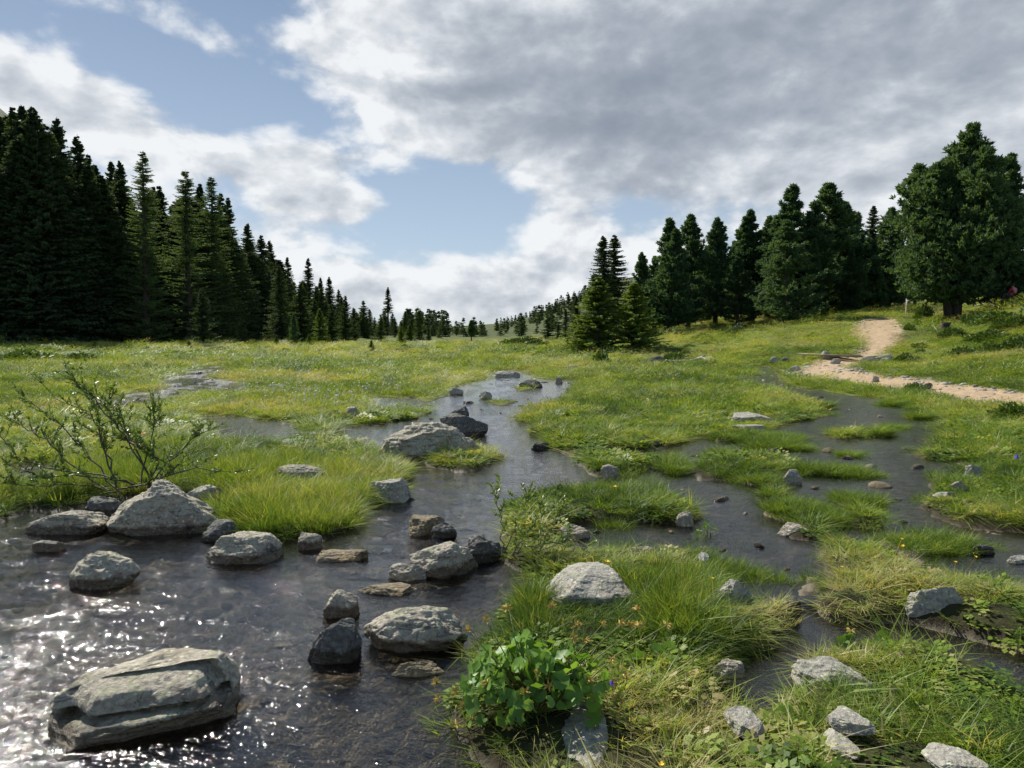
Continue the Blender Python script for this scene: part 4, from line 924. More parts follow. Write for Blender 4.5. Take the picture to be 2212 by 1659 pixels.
def tree(key, u, vtop, Y, label, group=None, name='spruce_tree', cat='spruce', wf=1.0, H=None, x=None, seed=0, parts=True, tl=0):
    """places a conifer so its tip is at pixel (u, vtop) and depth Y"""
    TN[0] += 1; rr_ = random.Random(TN[0] * 7 + seed)
    top = at(u, vtop, Y); xx_ = top.x if x is None else x
    zb = float(terrain([xx_], [Y])[0]); hh = H or (top.z - zb)
    t, c, H0, R0 = CONI[key]; s = hh / H0; w = s * wf
    o = empty(name, (xx_, Y, zb), rr_.uniform(0, 6.28)); o.scale = (w, w, s); o.rotation_euler.x = rr_.gauss(0, .012) + 0; o.rotation_euler.y = tl
    tag(o, label, cat, group)
    a = bpy.data.objects.new('trunk', t); b = bpy.data.objects.new('crown', c)
    for q_ in (a, b): COL.objects.link(q_); q_.parent = o
    return o
rg = random.Random(3)
SP = lambda: 'spruce%d' % rg.randrange(5)
# left forest skyline, from left to right
GL = 'tall spruces of the dark forest on the left'
for k, (u, v, Y, key, wf, lab) in enumerate([
 (22, 232, 64, 'spruce2', .8, 'slender dark spruce with its tip at the upper left edge, outermost of the left forest'),
 (48, 230, 63, 'spruce4', .85, 'tallest dark spruce of the left forest, second tip from the left edge'),
 (72, 233, 62, 'spruce0', 1.0, 'broad tall spruce, right one of the three highest tips at the far left'),
 (122, 258, 66, 'spruce1', .8, 'bushy topped dark spruce right of the three highest tips'),
 (166, 294, 68, 'spruce3', .8, 'open topped spruce standing apart between the bushy spruce and the spruce pair'),
 (192, 335, 74, 'spruce2', .8, 'small tipped spruce right behind the open topped spruce'),
 (240, 350, 78, 'spruce4', .8, 'left one of the two close spruce tips left of the tall pale larch'),
 (256, 347, 76, 'spruce0', .85, 'right one of the two close spruce tips left of the tall pale larch'),
 (345, 402, 86, 'spruce1', .9, 'dark spruce tip between the two pale larches'),
 (330, 404, 90, 'spruce2', .9, 'dark spruce tip just right of the tall pale larch'),
 (430, 398, 92, 'spruce2', .9, 'dark spruce tip between the broad larch and the small larch'),
 (478, 418, 94, 'spruce4', .8, 'dark spruce with open crown right of the small larch'),
 (492, 428, 98, 'spruce2', .8, 'slim spruce tip at the step where the skyline drops'),
 (533, 483, 106, 'spruce0', 1.0, 'broad dark spruce on the falling skyline after the step'),
 (562, 508, 112, 'spruce1', 1.0, 'round shouldered spruce on the falling skyline'),
 (583, 520, 118, 'spruce3', .9, 'spruce right behind the round shouldered one on the skyline'),
 (622, 556, 128, 'spruce4', .9, 'spruce halfway down the falling skyline of the left forest'),
 (665, 558, 120, 'spruce0', .85, 'pointed spruce standing above its neighbours halfway along the left treeline'),
 (693, 600, 140, 'spruce2', .9, 'spruce right of the pointed one on the lower skyline'),
 (712, 598, 146, 'spruce1', .9, 'short rounded spruce on the lower skyline'),
 (732, 625, 150, 'spruce3', 1.0, 'lone pointed spruce tip near the low end of the left forest'),
 (837, 620, 190, 'thinspruce', 1.2, 'tall thin half bare spruce rising over the low end of the left forest'),
 (875, 672, 200, 'spruce0', 1.2, 'broad dark spruce right of the thin half bare one'),
 ]): tree(key, u, v, Y, lab, GL, wf=wf)
GLa = 'pale larches in the left forest'
tree('larch0', 303, 330, 66, 'tall pale green larch with a thin airy tip above the left forest', GLa, 'larch_tree', 'larch', wf=.95)
tree('larch1', 397, 369, 72, 'broad pale green larch with a rounded top in the left forest', GLa, 'larch_tree', 'larch', wf=1.05)
tree('larch0', 456, 384, 82, 'smaller pale larch at the right end of the larch group', GLa, 'larch_tree', 'larch', wf=1.0)
# forest body behind and below the skyline
SKY = [(-260, 215), (0, 240), (90, 250), (140, 285), (200, 350), (270, 372), (340, 415), (420, 420), (490, 450), (540, 505), (600, 545), (650, 595), (700, 618), (760, 648), (810, 662), (870, 682), (930, 694)]
EDG = [(-260, 60), (0, 61), (200, 66), (400, 80), (600, 112), (700, 135), (800, 165), (930, 215)]
bl = 'dark dense spruce filling the forest wall on the left below the skyline tips'
for i in range(118):
    u = -240 + (i + rg.random()) * (1165 / 118.0) ; Yb = np.interp(u, *zip(*EDG)); Y = Yb * rg.choice([1.0, 1.0, 1.08, 1.18])
    vt = np.interp(u, *zip(*SKY)) + rg.uniform(8, 130) * np.interp(u, [0, 600, 900], [1, .6, .12])
    tree(SP(), u, vt, Y, bl if u < 560 else 'dark spruce in the lower right half of the left forest wall', 'spruces filling the left forest' if u < 560 else 'spruces of the lower left forest', wf=rg.uniform(1.0, 1.3) * (1.1 if u < 300 else 1.45))
for i in range(26):
    u = rg.uniform(640, 955); Yb = np.interp(u, *zip(*EDG)) * rg.uniform(.8, 1.0); vt = np.interp(u, *zip(*SKY)) + rg.uniform(6, 50) * np.interp(u, [640, 955], [1.2, .25])
    tree('dkyoung%d' % rg.randrange(3), u, vt, Yb, 'full branched dark spruce in the low right tail of the left forest', 'spruces in the low tail of the left forest', wf=rg.uniform(.75, 1.0))
# young trees along the forest edge
GY = 'young conifers along the left forest edge'
for u, v, vb_, Y, key, wf, lab in [
 (436, 625, 745, 62, 'dkyoung0', .9, 'dark young spruce in front of the deepest part of the left forest'),
 (522, 690, 746, 62, 'dkyoung1', .9, 'small dark young spruce right of the larger young spruce'),
 (604, 575, 745, 78, 'spruce3', 1.1, 'mid green medium spruce leaning into view at the forest edge'),
 (634, 680, 752, 58, 'pine1', .8, 'young round crowned pine standing free at the forest edge'),
 (597, 724, 750, 60, 'young1', 1.0, 'small bright bush like spruce left of the young round pine'),
 (690, 668, 748, 72, 'young0', .8, 'slim pale young spruce right of the young round pine'),
 (668, 722, 750, 62, 'young2', 1.1, 'low bright young spruce between the round pine and the slim pale one'),
 (716, 660, 748, 76, 'dkyoung2', .9, 'full young spruce in the middle of the forest edge group'),
 (745, 640, 738, 110, 'dkyoung0', .8, 'dark spruce with feathery sides behind the forest edge group'),
 (785, 650, 740, 140, 'dkyoung1', .9, 'dark round spruce before the low part of the left forest'),
 (822, 680, 745, 100, 'dkyoung2', .9, 'dark spruce at the left edge of the open valley view'),
 (866, 705, 750, 62, 'young2', .8, 'small dark young spruce standing alone in front of the valley meadow'),
 (885, 700, 744, 90, 'young1', 1.1, 'pale green young spruce at the right end of the forest edge'),
 (905, 672, 742, 120, 'dkyoung1', .8, 'dark pointed spruce behind the pale green young one'),
 (925, 705, 742, 105, 'dkyoung0', .8, 'short dark spruce at the mouth of the valley'),
 (205, 738, 752, 50, 'young2', 1.3, 'tiny yellowish young spruce before the dark forest at left'),
 (408, 736, 752, 52, 'young0', 1.3, 'tiny green young spruce before the dark forest'),
 (802, 735, 753, 48, 'young1', 1.2, 'tiny bush like spruce in the meadow before the thin tall spruce'),
 ]: tree(key, u, v, Y, lab, GY, 'young_spruce' if 'young' in key else ('pine_tree' if 'pine' in key else 'spruce_tree'), 'pine' if 'pine' in key else 'spruce', wf=wf)
# valley trees
tree('openpine', 1018, 694, 80, 'slim lone pine with bare lower trunk standing in the middle of the valley', None, 'pine_tree', 'pine', wf=1.3)
tree('dkyoung0', 1183, 682, 88, 'full dark spruce in the right half of the valley opening', None, wf=1.2)
tree('dkyoung2', 1205, 700, 92, 'smaller dark spruce touching the right side of the full dark valley spruce', None, wf=1.2)
GV = 'small distant conifers scattered in the valley'
for i in range(74):
    u = rg.uniform(930, 1245); Y = rg.choice([rg.uniform(150, 260), rg.uniform(260, 420)])
    vt = np.interp(Y, [120, 260, 420], [712, 712, 712]) - rg.uniform(-4, 12)
    tree('tiny%d' % rg.randrange(3), u, vt, Y, 'small distant dark conifer on the valley floor before the bare hill', GV, 'distant_conifer', 'conifer', wf=rg.uniform(1, 1.4), H=rg.uniform(2.6, 5.0))
GR = 'small distant conifers on the hill ridge'
for i in range(46):
    k = i / 45; u = 1085 + (1270 - 1085) * (k ** .75) + rg.uniform(-4, 4); Y = rg.uniform(400, 590) if i % 3 else rg.uniform(300, 420)
    if u < 1150: Y = 590
    tree('tiny%d' % rg.randrange(3), u, 600, Y, 'small distant dark conifer on the ridge and slope of the far hill', GR, 'distant_conifer', 'conifer', wf=rg.uniform(1.1, 1.5), H=rg.uniform(4.5, 7.5) if u > 1150 else 4.2)
for i in range(26):
    u = rg.uniform(870, 965); Y = rg.uniform(210, 330)
    tree('tiny%d' % rg.randrange(3), u, 600, Y, 'distant conifer at the low right tail of the left forest', 'conifers at the tail of the left forest', 'distant_conifer', 'conifer', wf=rg.uniform(1, 1.3), H=rg.uniform(6, 9.5))
# young spruce pair and the dark spruce behind them
tree('young0', 1292, 600, 44, 'bushy young spruce, left one of the pair standing at the streamside', None, 'young_spruce', 'spruce', wf=1.3)
tree('young2', 1368, 612, 43, 'bushy yellow green young spruce, right one of the streamside pair', None, 'young_spruce', 'spruce', wf=1.3)
tree('young1', 1262, 688, 45, 'low young spruce at the left foot of the streamside pair', None, 'young_spruce', 'spruce', wf=1.2)
tree('spruce0', 1304, 510, 62, 'dark tall spruce behind the streamside pair, left of two tips', None, wf=1.25)
tree('spruce1', 1328, 508, 64, 'dark tall spruce behind the streamside pair, right of two tips', None, wf=1.2)
tree('spruce3', 1282, 590, 68, 'dark lower spruce at the left shoulder of the tall dark pair', None, wf=1.3)
tree('spruce4', 1245, 640, 78, 'dark spruce at the far left end of the right forest', None, wf=1.3)
tree('spruce2', 1222, 668, 100, 'dark spruce leading from the valley to the right forest', None, wf=1.3)
GP = 'stone pines of the right forest'
for u, v, Y, key, wf, lab in [
 (1386, 548, 60, 'pine1', .8, 'small pine behind the right young spruce at the left end of the pine row'),
 (1442, 476, 58, 'pine2', 1.05, 'broad leafy stone pine, first big one of the right forest row'),
 (1490, 468, 61, 'pine0', .85, 'dark pointed stone pine right of the first big pine'),
 (1549, 474, 62, 'pine1', .85, 'pointed stone pine with sky on both sides of its tip'),
 (1592, 500, 70, 'pine3', .9, 'lower pine filling the gap in the middle of the row'),
 (1632, 458, 63, 'pine3', 1.0, 'brownish green stone pine in the middle of the right forest'),
 (1704, 405, 60, 'pine2', 1.1, 'large bushy stone pine, left of the two highest in the middle row'),
 (1662, 470, 66, 'pine1', .9, 'narrow pine top at the left shoulder of the large bushy pine'),
 (1700, 480, 54, 'pine0', 1.1, 'bright green lower pine standing before the large bushy pine'),
 (1790, 402, 62, 'pine0', 1.1, 'large pointed stone pine, right of the two highest in the middle row'),
 (1828, 440, 66, 'pine1', 1.0, 'pine at the right shoulder of the large pointed one'),
 (1856, 462, 70, 'pine3', 1.0, 'pine with forked tip left of the gap before the big pine'),
 (1886, 444, 74, 'spruce3', .9, 'pointed spruce top between the forest and the big pine'),
 (1926, 452, 72, 'pine1', 1.0, 'dark pine right behind the left edge of the big pine'),
 (1750, 520, 58, 'pine3', 1.0, 'dark lower pine between the two highest middle pines'),
 (1840, 540, 60, 'pine2', .9, 'dark lower pine near the start of the uphill path'),
 (1596, 560, 60, 'pine0', 1.0, 'dark lower pine in front of the gap in the row'),
 (1890, 520, 64, 'pine2', .9, 'dark broad pine at the shady corner left of the signpost'),
 (2188, 336, 48, 'pine2', 1.0, 'tall pine at the right edge partly behind the big pine'),
 (2150, 400, 54, 'pine3', 1.1, 'pine filling in behind the right half of the big pine'),
 (2296, 480, 34, 'pine1', 1.05, 'sunlit pine cut by the right edge of the photo'),
 (2260, 380, 56, 'pine0', 1.1, 'dark pine beyond the right edge behind the resting person'),
 ]: tree(key, u, v, Y, lab, GP, 'pine_tree', 'pine', wf=wf * 1.12)
for i in range(30):
    u = 1425 + i * 19 + rg.uniform(-10, 10); vt = np.interp(u, [1400, 1560, 1700, 1800, 1950], [520, 520, 470, 470, 500]) + rg.uniform(0, 40)
    tree('pine%d' % rg.randrange(4), u, vt, rg.uniform(66, 90), 'pine in the shade behind the front row of the right forest', 'pines behind the front row on the right', 'pine_tree', 'pine', wf=1.05)
bp = tree('bigpine', 2078, 278, 48, 'huge broad stone pine with three trunks standing alone on the right slope', None, 'pine_tree', 'pine', wf=.96)
# ------------------------------------------------------------------ low shrubs on the slope and meadow
def bush_mesh(seed, n_=900, leaf=.06):
    g = np.random.RandomState(seed); c = g.normal(0, 1, (n_, 3)); c /= np.linalg.norm(c, axis=1)[:, None]; c[:, 2] = np.abs(c[:, 2])
    lump = 1 + .35 * fbm(c[:, 0] * 2 + seed, c[:, 1] * 2, c[:, 2] * 2, 2, seed); c = c * (lump * g.uniform(.55, 1.05, n_))[:, None]; c[:, 2] *= .75
    d = c + g.normal(0, .5, (n_, 3)); d[:, 2] += .5; d /= np.linalg.norm(d, axis=1)[:, None]; s = np.cross(d, g.normal(0, 1, (n_, 3))); s /= np.linalg.norm(s, axis=1)[:, None]
    L = g.uniform(.7, 1.3, n_) * leaf * 2.2; Q = np.stack([c, c + d * (L * .5)[:, None] - s * (L * .28)[:, None], c + d * L[:, None], c + d * (L * .5)[:, None] + s * (L * .28)[:, None]], 1)
    return mesh_np('shrub', Q.reshape(-1, 3), np.arange(n_ * 4), np.full(n_, 4))
BM = [bush_mesh(i, 1300, .085) for i in range(4)]
for m_ in BM: m_.materials.append(BUSH)
def shrub(u, v, wpx, hpx, label, group=None, k=0, name='shrub', mat=None):
    x, y, z = hit(u, v); o = bpy.data.objects.new(name, BM[k % 4]); COL.objects.link(o); z = float(terrain([x], [y])[0])
    o.location = (x, y, z - .04); s = wpx / F * y / 2; o.scale = (s, s * .8, hpx / F * y / .85); o.rotation_euler.z = k * 1.3; tag(o, label, 'shrub', group); return o
for i, (u, v, w_, h_, lab) in enumerate([
 (1958, 787, 62, 22, 'green juniper cushion touching the right side of the big path boulder'),
 (2082, 776, 88, 26, 'rounded juniper shrub in the middle of the right slope'),
 (2140, 738, 96, 24, 'low bright shrub on the slope right of the stump'),
 (2150, 765, 80, 26, 'dark green shrub below the low bright one'),
 (2205, 762, 90, 34, 'green shrub at the right edge of the slope'),
 (2190, 712, 100, 30, 'bushy shrub on the rise below the resting person'),
 (2110, 700, 70, 26, 'shrub right beside the trunks of the big pine'),
 (2060, 735, 60, 30, 'leafy shrub under the left side of the big pine trunks'),
 (1995, 690, 44, 30, 'small pine shrub between the signpost and the big pine'),
 (1988, 755, 46, 14, 'low dark shrub at the bare earth patch'),
 (2190, 905, 100, 36, 'leafy bank shrub at the right edge below the path'),
 (1688, 700, 40, 12, 'low shrub at the foot of the right pine row'),
 (1580, 728, 56, 12, 'dark low shrub on the slope beneath the pine row'),
 (1640, 755, 30, 10, 'small dark shrub on the grazed slope'),
 (1570, 755, 26, 8, 'tiny dark shrub on the grazed slope further left'),
 (1455, 762, 60, 18, 'rounded shrub behind the bleached driftwood'),
 (1520, 735, 60, 14, 'shrub on the slope above the driftwood'),
 (1298, 790, 44, 30, 'small stubby pine bush beside the fallen white log'),
 (1240, 760, 60, 18, 'green bush before the low young spruce'),
 (1130, 748, 110, 20, 'bluish dwarf willow thicket in the middle of the valley floor'),
 (60, 785, 150, 26, 'brownish low heath mound at the far left meadow'),
 (175, 785, 90, 22, 'green low shrub mound right of the brownish heath'),
 (1975, 838, 50, 16, 'tufted brown turf mound on the near path edge'),
 (2150, 700, 110, 30, 'dark shrub band in the shade right of the big pine'),
 (1085, 772, 40, 8, 'small dark heath cushion in the middle meadow'),
 (1060, 765, 70, 10, 'brown heath cushion in the middle meadow'),
 (905, 770, 80, 9, 'low brown heath patch left in the middle meadow'),
 ]): shrub(u, v, w_, h_, lab, None, i)
rs_ = random.Random(12)
for i in range(46):
    u, v = rs_.uniform(60, 1230), rs_.uniform(752, 766); shrub(u, v, rs_.uniform(14, 46), rs_.uniform(5, 10), 'small heath shrub along the far rim of the meadow', 'heath shrubs along the far meadow rim', i)
for i in range(20):
    u, v = rs_.uniform(1440, 1830), rs_.uniform(712, 770); shrub(u, v, rs_.uniform(12, 34), rs_.uniform(4, 8), 'small dark heath cushion on the grazed slope under the pines', 'heath cushions on the grazed slope', i)
for i in range(16):
    u, v = rs_.uniform(1960, 2212), rs_.uniform(695, 800); shrub(u, v, rs_.uniform(20, 50), rs_.uniform(8, 16), 'small green shrub on the slope around the big pine', 'small shrubs around the big pine', i)

# ------------------------------------------------------------------ branches helper and willow shrub
def leafq(m, c, d, L, Wd, rnd):
    d = Vector(d).normalized(); s = d.cross(Vector((rnd.gauss(0, 1), rnd.gauss(0, 1), rnd.gauss(0, 1)))).normalized(); n_ = d.cross(s); c = Vector(c)
    m.add([c, c + d * L * .5 - s * Wd + n_ * Wd * .35, c + d * L, c + d * L * .5 + s * Wd + n_ * Wd * .35], [[0, 1, 2], [0, 2, 3]])
def spray(root, stems, rnd, r0, leaf_n, leaf, twigs=7, tw=.28):
    lm = MB()
    for st in stems:
        bm_ = MB(); pts = [Vector(p) for p in st]
        # smooth resample with wobble
        rs2 = []
        for i in range(len(pts) - 1):
            for k in range(4):
                p = pts[i].lerp(pts[i + 1], k / 4); rs2.append(p + Vector((rnd.gauss(0, 1), rnd.gauss(0, 1), rnd.gauss(0, 1))) * .012)
        rs2.append(pts[-1]); m_ = len(rs2)
        bm_.tube(rs2, [r0 * (1 - .75 * i / m_) for i in range(m_)], 5)
        for k in range(twigs):
            i = rnd.randrange(m_ // 4, m_); p = rs2[i]; dd = (rs2[min(i + 1, m_ - 1)] - rs2[i - 1]).normalized()
            d = (dd + Vector((rnd.gauss(0, .8), rnd.gauss(0, .6), rnd.uniform(-.25, .6)))).normalized(); q = [p]; L = tw * rnd.uniform(.4, 1.2)
            for j in range(4): d = (d + Vector((rnd.gauss(0, .25), rnd.gauss(0, .25), .12))).normalized(); q.append(q[-1] + d * L / 4)
            bm_.tube(q, [r0 * .38, r0 * .3, r0 * .25, r0 * .18, r0 * .12], 3, False)
            for j in range(leaf_n):
                a = rnd.random() ** .6 * 4; i0 = min(int(a), 3); c = q[i0].lerp(q[i0 + 1], a - i0)
                leafq(lm, c, d + Vector((rnd.gauss(0, .8), rnd.gauss(0, .8), rnd.gauss(.1, .6))), leaf * rnd.uniform(.6, 1.3), leaf * .22, rnd)
        link('branch', bm_.mesh('branch', True), TWIG, root)
    link('foliage', lm.mesh('foliage'), WILLOW, root)
def wil(base_uv, Yb, stems, label, r0, leaf_n, leaf, twigs, tw, name='willow_shrub'):
    b = at(base_uv[0], base_uv[1], Yb); b.z = float(terrain([b.x], [b.y])[0]); root = empty(name, b)
    ST = [[(at(u, v, Yb + dy) - b) for u, v, dy in st] for st in stems]; spray(root, ST, random.Random(4), r0, leaf_n, leaf, twigs, tw); tag(root, label, 'shrub'); return root
wil((250, 1062), 6.9, [
 [(250,1062,0),(240,1000,0),(220,960,.1),(222,930,.1),(190,890,.2),(120,860,.3),(60,800,.3)],
 [(252,1062,0),(225,985,0),(215,930,0),(245,890,0),(238,860,0)],
 [(330,1045,.1),(290,960,.0),(250,920,-.1),(200,865,-.1),(165,830,-.1),(152,812,-.1)],
 [(330,1045,.1),(290,975,-.1),(262,905,-.1),(205,860,0),(190,850,0)],
 [(300,1050,0),(200,1020,0),(110,1015,.1),(40,990,.1),(0,940,.1),(-30,880,.1)],
 [(300,1052,0),(260,1040,-.1),(190,1030,-.2),(90,1030,-.2),(20,1000,-.2)],
 [(320,1050,0),(345,1000,0),(300,960,0),(260,945,0),(190,930,0)],
 [(320,1050,0),(380,1010,0),(330,985,0),(300,950,.1)],
 [(260,1062,0),(330,1035,-.1),(420,1010,-.1),(500,1020,-.1)],
 [(240,1062,0),(150,1000,.1),(100,950,.1),(60,930,.1),(20,900,.1)],
  [(250,1062,0),(150,1045,-.1),(60,1050,-.15),(-30,1040,-.2)],
 [(250,1062,0),(180,970,.2),(110,900,.25),(40,850,.3)],
 [(320,1050,0),(400,960,.2),(450,930,.25)],
 [(300,1052,0),(330,930,.2),(330,880,.2)],
 ], 'bare branched dwarf willow shrub with sparse small leaves on the left bank', .009, 20, .038, 20, .20)
wil((1085, 1200), 5.0, [
 [(1085,1200,0),(1082,1150,0),(1078,1100,0),(1072,1062,0)],
 [(1095,1200,0),(1110,1140,0),(1130,1100,0),(1140,1075,0)],
 [(1100,1205,0),(1140,1150,0),(1165,1110,0),(1172,1080,0)],
 [(1110,1210,0),(1170,1170,0),(1210,1120,0),(1225,1090,0)],
 [(1110,1210,0),(1170,1190,0),(1230,1160,0)],
 [(1100,1210,0),(1130,1180,-.1),(1190,1170,-.1),(1260,1180,-.1)]
 ], 'small leafy green willow sprig growing from the dark mossy rock', .005, 15, .030, 11, .13, 'willow_sprig')

# ------------------------------------------------------------------ marsh marigold clump
def round_leaf(m, c, nrm, s, rnd, k=14):
    nrm = Vector(nrm).normalized(); a = nrm.cross(Vector((0, 0, 1)) if abs(nrm.z) < .95 else Vector((1, 0, 0))).normalized(); b = nrm.cross(a); rot = rnd.uniform(0, 6.28); vs = [Vector(c)]
    for i in range(k + 1):
        t = -2.75 + 5.5 * i / k; rr = s * (1 + .08 * math.sin(9 * t) + .05 * rnd.gauss(0, 1)); cup = s * (.22 + .10 * math.sin(3 * t + rot))
        vs.append(Vector(c) + (a * math.cos(t + rot) + b * math.sin(t + rot)) * rr + nrm * cup)
    m.add(vs, [[0, i + 1, i + 2] for i in range(k)])
def seedhead(m, c, d, s, rnd):
    c = Vector(c); d = Vector(d).normalized()
    for i in range(11):
        v = (d * .5 + Vector((rnd.gauss(0, .7), rnd.gauss(0, .7), rnd.gauss(0, .7)))).normalized(); s_ = v.cross(Vector((.3, .5, .8))).normalized() * s * .17
        m.add([c, c + v * s * .55 - s_, c + v * s, c + v * s * .55 + s_], [[0, 1, 2], [0, 2, 3]])
        w2 = v.cross(s_).normalized() * s * .17; m.add([c, c + v * s * .55 - w2, c + v * s * 1.05, c + v * s * .55 + w2], [[0, 1, 2], [0, 2, 3]])
def marigold(u0, u1, vt, vb, nleaf, leafs, heads, label, seed):
    rnd = random.Random(seed); uc = (u0 + u1) / 2; bx, by = G(uc, vb, 0); by += .12; Wd = (u1 - u0) / F * by
    b = Vector((uc / 1.0 * 0 + (uc - CU) / F * by, by, float(terrain([(uc - CU) / F * by], [by])[0]))); root = empty('marsh_marigold', b)
    top = at(uc, vt, by + .05).z - b.z; lm, sm = MB(), MB()
    for i in range(nleaf):
        t = rnd.uniform(0, 6.28); q = rnd.random() ** .55; x = math.cos(t) * q * Wd * .47; y = math.sin(t) * q * Wd * .30; z = top * (rnd.uniform(.0, .3) + .66 * math.sqrt(max(0, 1 - q * q)) * rnd.uniform(.6, 1.05))
        c = Vector((x, y, z)); s = leafs * rnd.uniform(.45, 1.2); c += Vector((rnd.gauss(0, .02), rnd.gauss(0, .02), rnd.gauss(0, .02))); round_leaf(lm, c, (x * 1.2 + rnd.gauss(0, .5), y * 1.2 - .25 + rnd.gauss(0, .5), z * 1.1 + .25), s, rnd)
        sm.tube([(x * .15, y * .15, 0), (x * .6, y * .6, z * .7), c], [.0035, .003, .002], 4, False)
    link('foliage', lm.mesh('foliage', False), MARI, root)
    for u, v, dy in heads:
        p = at(u, v, by + dy) - b; d = Vector((p.x * .5, p.y * .5, .6)); q = Vector((p.x * .2, p.y * .2, 0)); sm.tube([q, q.lerp(p, .5) + Vector((0, 0, .04)), p], [.003, .0022, .0016], 4, False)
        hm = MB(); seedhead(hm, p, p - q, .026, rnd); link('seed_head', hm.mesh('seed_head'), SEED, root)
    link('stems', sm.mesh('stems'), STEM, root); tag(root, label, 'plant'); return root
marigold(985, 1325, 1368, 1610, 230, .034, [(1095,1315,0),(1050,1340,.05),(1012,1362,0),(1192,1312,.1),(1245,1352,.05),(1300,1350,.05),(1340,1348,.05),(1375,1318,.2),(1380,1352,.05),(1440,1350,.1),(1238,1378,0),(1262,1385,0),(1225,1425,-.05),
  (1322,1425,0),(1348,1462,-.02),(1325,1475,0),(1270,1468,-.1),(985,1495,-.02),(1000,1525,-.05),(948,1510,0),(942,1475,0),(985,1565,-.08),(1015,1530,-.05),(1022,1548,-.1),(1095,1570,-.12),(1130,1585,-.12),(1168,1610,-.15),(1195,1600,-.15),(1052,1475,-.1),(1135,1495,-.15),(1185,1480,-.15),(1160,1458,-.12)],
  'lush marsh marigold clump with round glossy leaves and ochre seed heads by the water', 3)
marigold(1290, 1460, 1400, 1470, 12, .036, [(1372,1352,0),(1362,1350,0)], 'few large pale leaves of marsh marigold between the big clump and the rushes', 5)
marigold(1830, 1960, 1372, 1432, 22, .030, [(1838,1362,0)], 'small clump of broad leaves at the edge of the lower pool', 6)
marigold(1505, 1570, 1115, 1165, 10, .026, [], 'tiny broad leaved plant standing in shallow water right of the narrow grass island', 7)
marigold(1195, 1225, 1400, 1440, 8, .02, [], 'tiny round leaf tuft behind the marsh marigold clump', 8) if False else None

# single flowers
def flower(u, v, Y, kind, label, s=.02):
    p = at(u, v, Y); zb = float(terrain([p.x], [p.y])[0]); root = empty({'bell': 'bellflower', 'clock': 'dandelion_clock', 'yellow': 'buttercup', 'orange': 'hawkweed', 'clover': 'clover_flower'}[kind], (p.x, p.y, zb)); h = p.z - zb; rnd = random.Random(int(u))
    sm = MB(); sm.tube([(0, 0, 0), (.01, .01, h * .5), (0, 0, h)], .0013, 4, False); link('stem', sm.mesh('stem'), STEM, root); m = MB(); c = Vector((0, 0, h))
    if kind == 'bell':
        for k in range(6):
            a0, a1 = k * math.pi / 3, (k + 1) * math.pi / 3; f = lambda a, r_, z_: c + Vector((math.cos(a) * r_, math.sin(a) * r_, z_))
            m.add([f(a0, s * .2, 0), f(a1, s * .2, 0), f(a1, s * .5, -s * .7), f((a0 + a1) / 2, s * .75, -s * 1.35), f(a0, s * .5, -s * .7)], [[0, 1, 2, 3, 4]])
    elif kind == 'clock':
        for k in range(220):
            d = Vector((rnd.gauss(0, 1), rnd.gauss(0, 1), rnd.gauss(0, 1))).normalized(); t = d.orthogonal().normalized() * s * .05; m.add([c, c + d * s - t, c + d * s + t], [[0, 1, 2]])
    elif kind == 'clover':
        for k in range(60):
            d = Vector((rnd.gauss(0, 1), rnd.gauss(0, 1), rnd.gauss(.3, 1))).normalized(); t = d.orthogonal().normalized() * s * .15; m.add([c, c + d * s * .6 - t, c + d * s * .8, c + d * s * .6 + t], [[0, 1, 2], [0, 2, 3]])
    else:
        n_ = 5 if kind == 'yellow' else 14
        for k in range(n_):
            a = k * 6.283 / n_; d = Vector((math.cos(a), math.sin(a) - .35, .45)).normalized(); t = d.cross(Vector((0, 0, 1))).normalized() * s * (.42 if n_ == 5 else .16); m.add([c, c + d * s * .6 - t, c + d * s, c + d * s * .6 + t], [[0, 1, 2], [0, 2, 3]])
    link('flower_head', m.mesh('flower_head'), {'bell': VIO, 'clock': WHT, 'yellow': YEL, 'orange': ORA, 'clover': PNK}[kind], root); tag(root, label, 'flower'); return root
flower(1322, 1470, 2.65, 'bell', 'violet bellflower hanging at the right side of the marsh marigold', .014)
flower(1520, 1203, 4.5, 'clock', 'round white dandelion clock above the tall rushes', .032)
flower(1312, 1214, 4.4, 'yellow', 'yellow buttercup above the long pale boulder', .020)
flower(1428, 1651, 2.4, 'yellow', 'yellow flower at the bottom edge of the photo', .013)
flower(2182, 1588, 2.7, 'orange', 'orange hawkweed flower in the grass at the bottom right', .018)
flower(1932, 1490, 3.0, 'clover', 'pale pink clover head behind the slanting rock', .017)
flower(1328, 1052, 6.3, 'yellow', 'yellow buttercup standing over the narrow grass island', .024)
flower(310, 938, 8.5, 'orange', 'orange flower in the grass behind the willow shrub', .040)
flower(2196, 982, 7.2, 'bell', 'dark violet bellflower at the right edge of the bank', .035)
flower(1945, 1414, 3.35, 'clover', 'small pink clover head by the lower pool', .012)

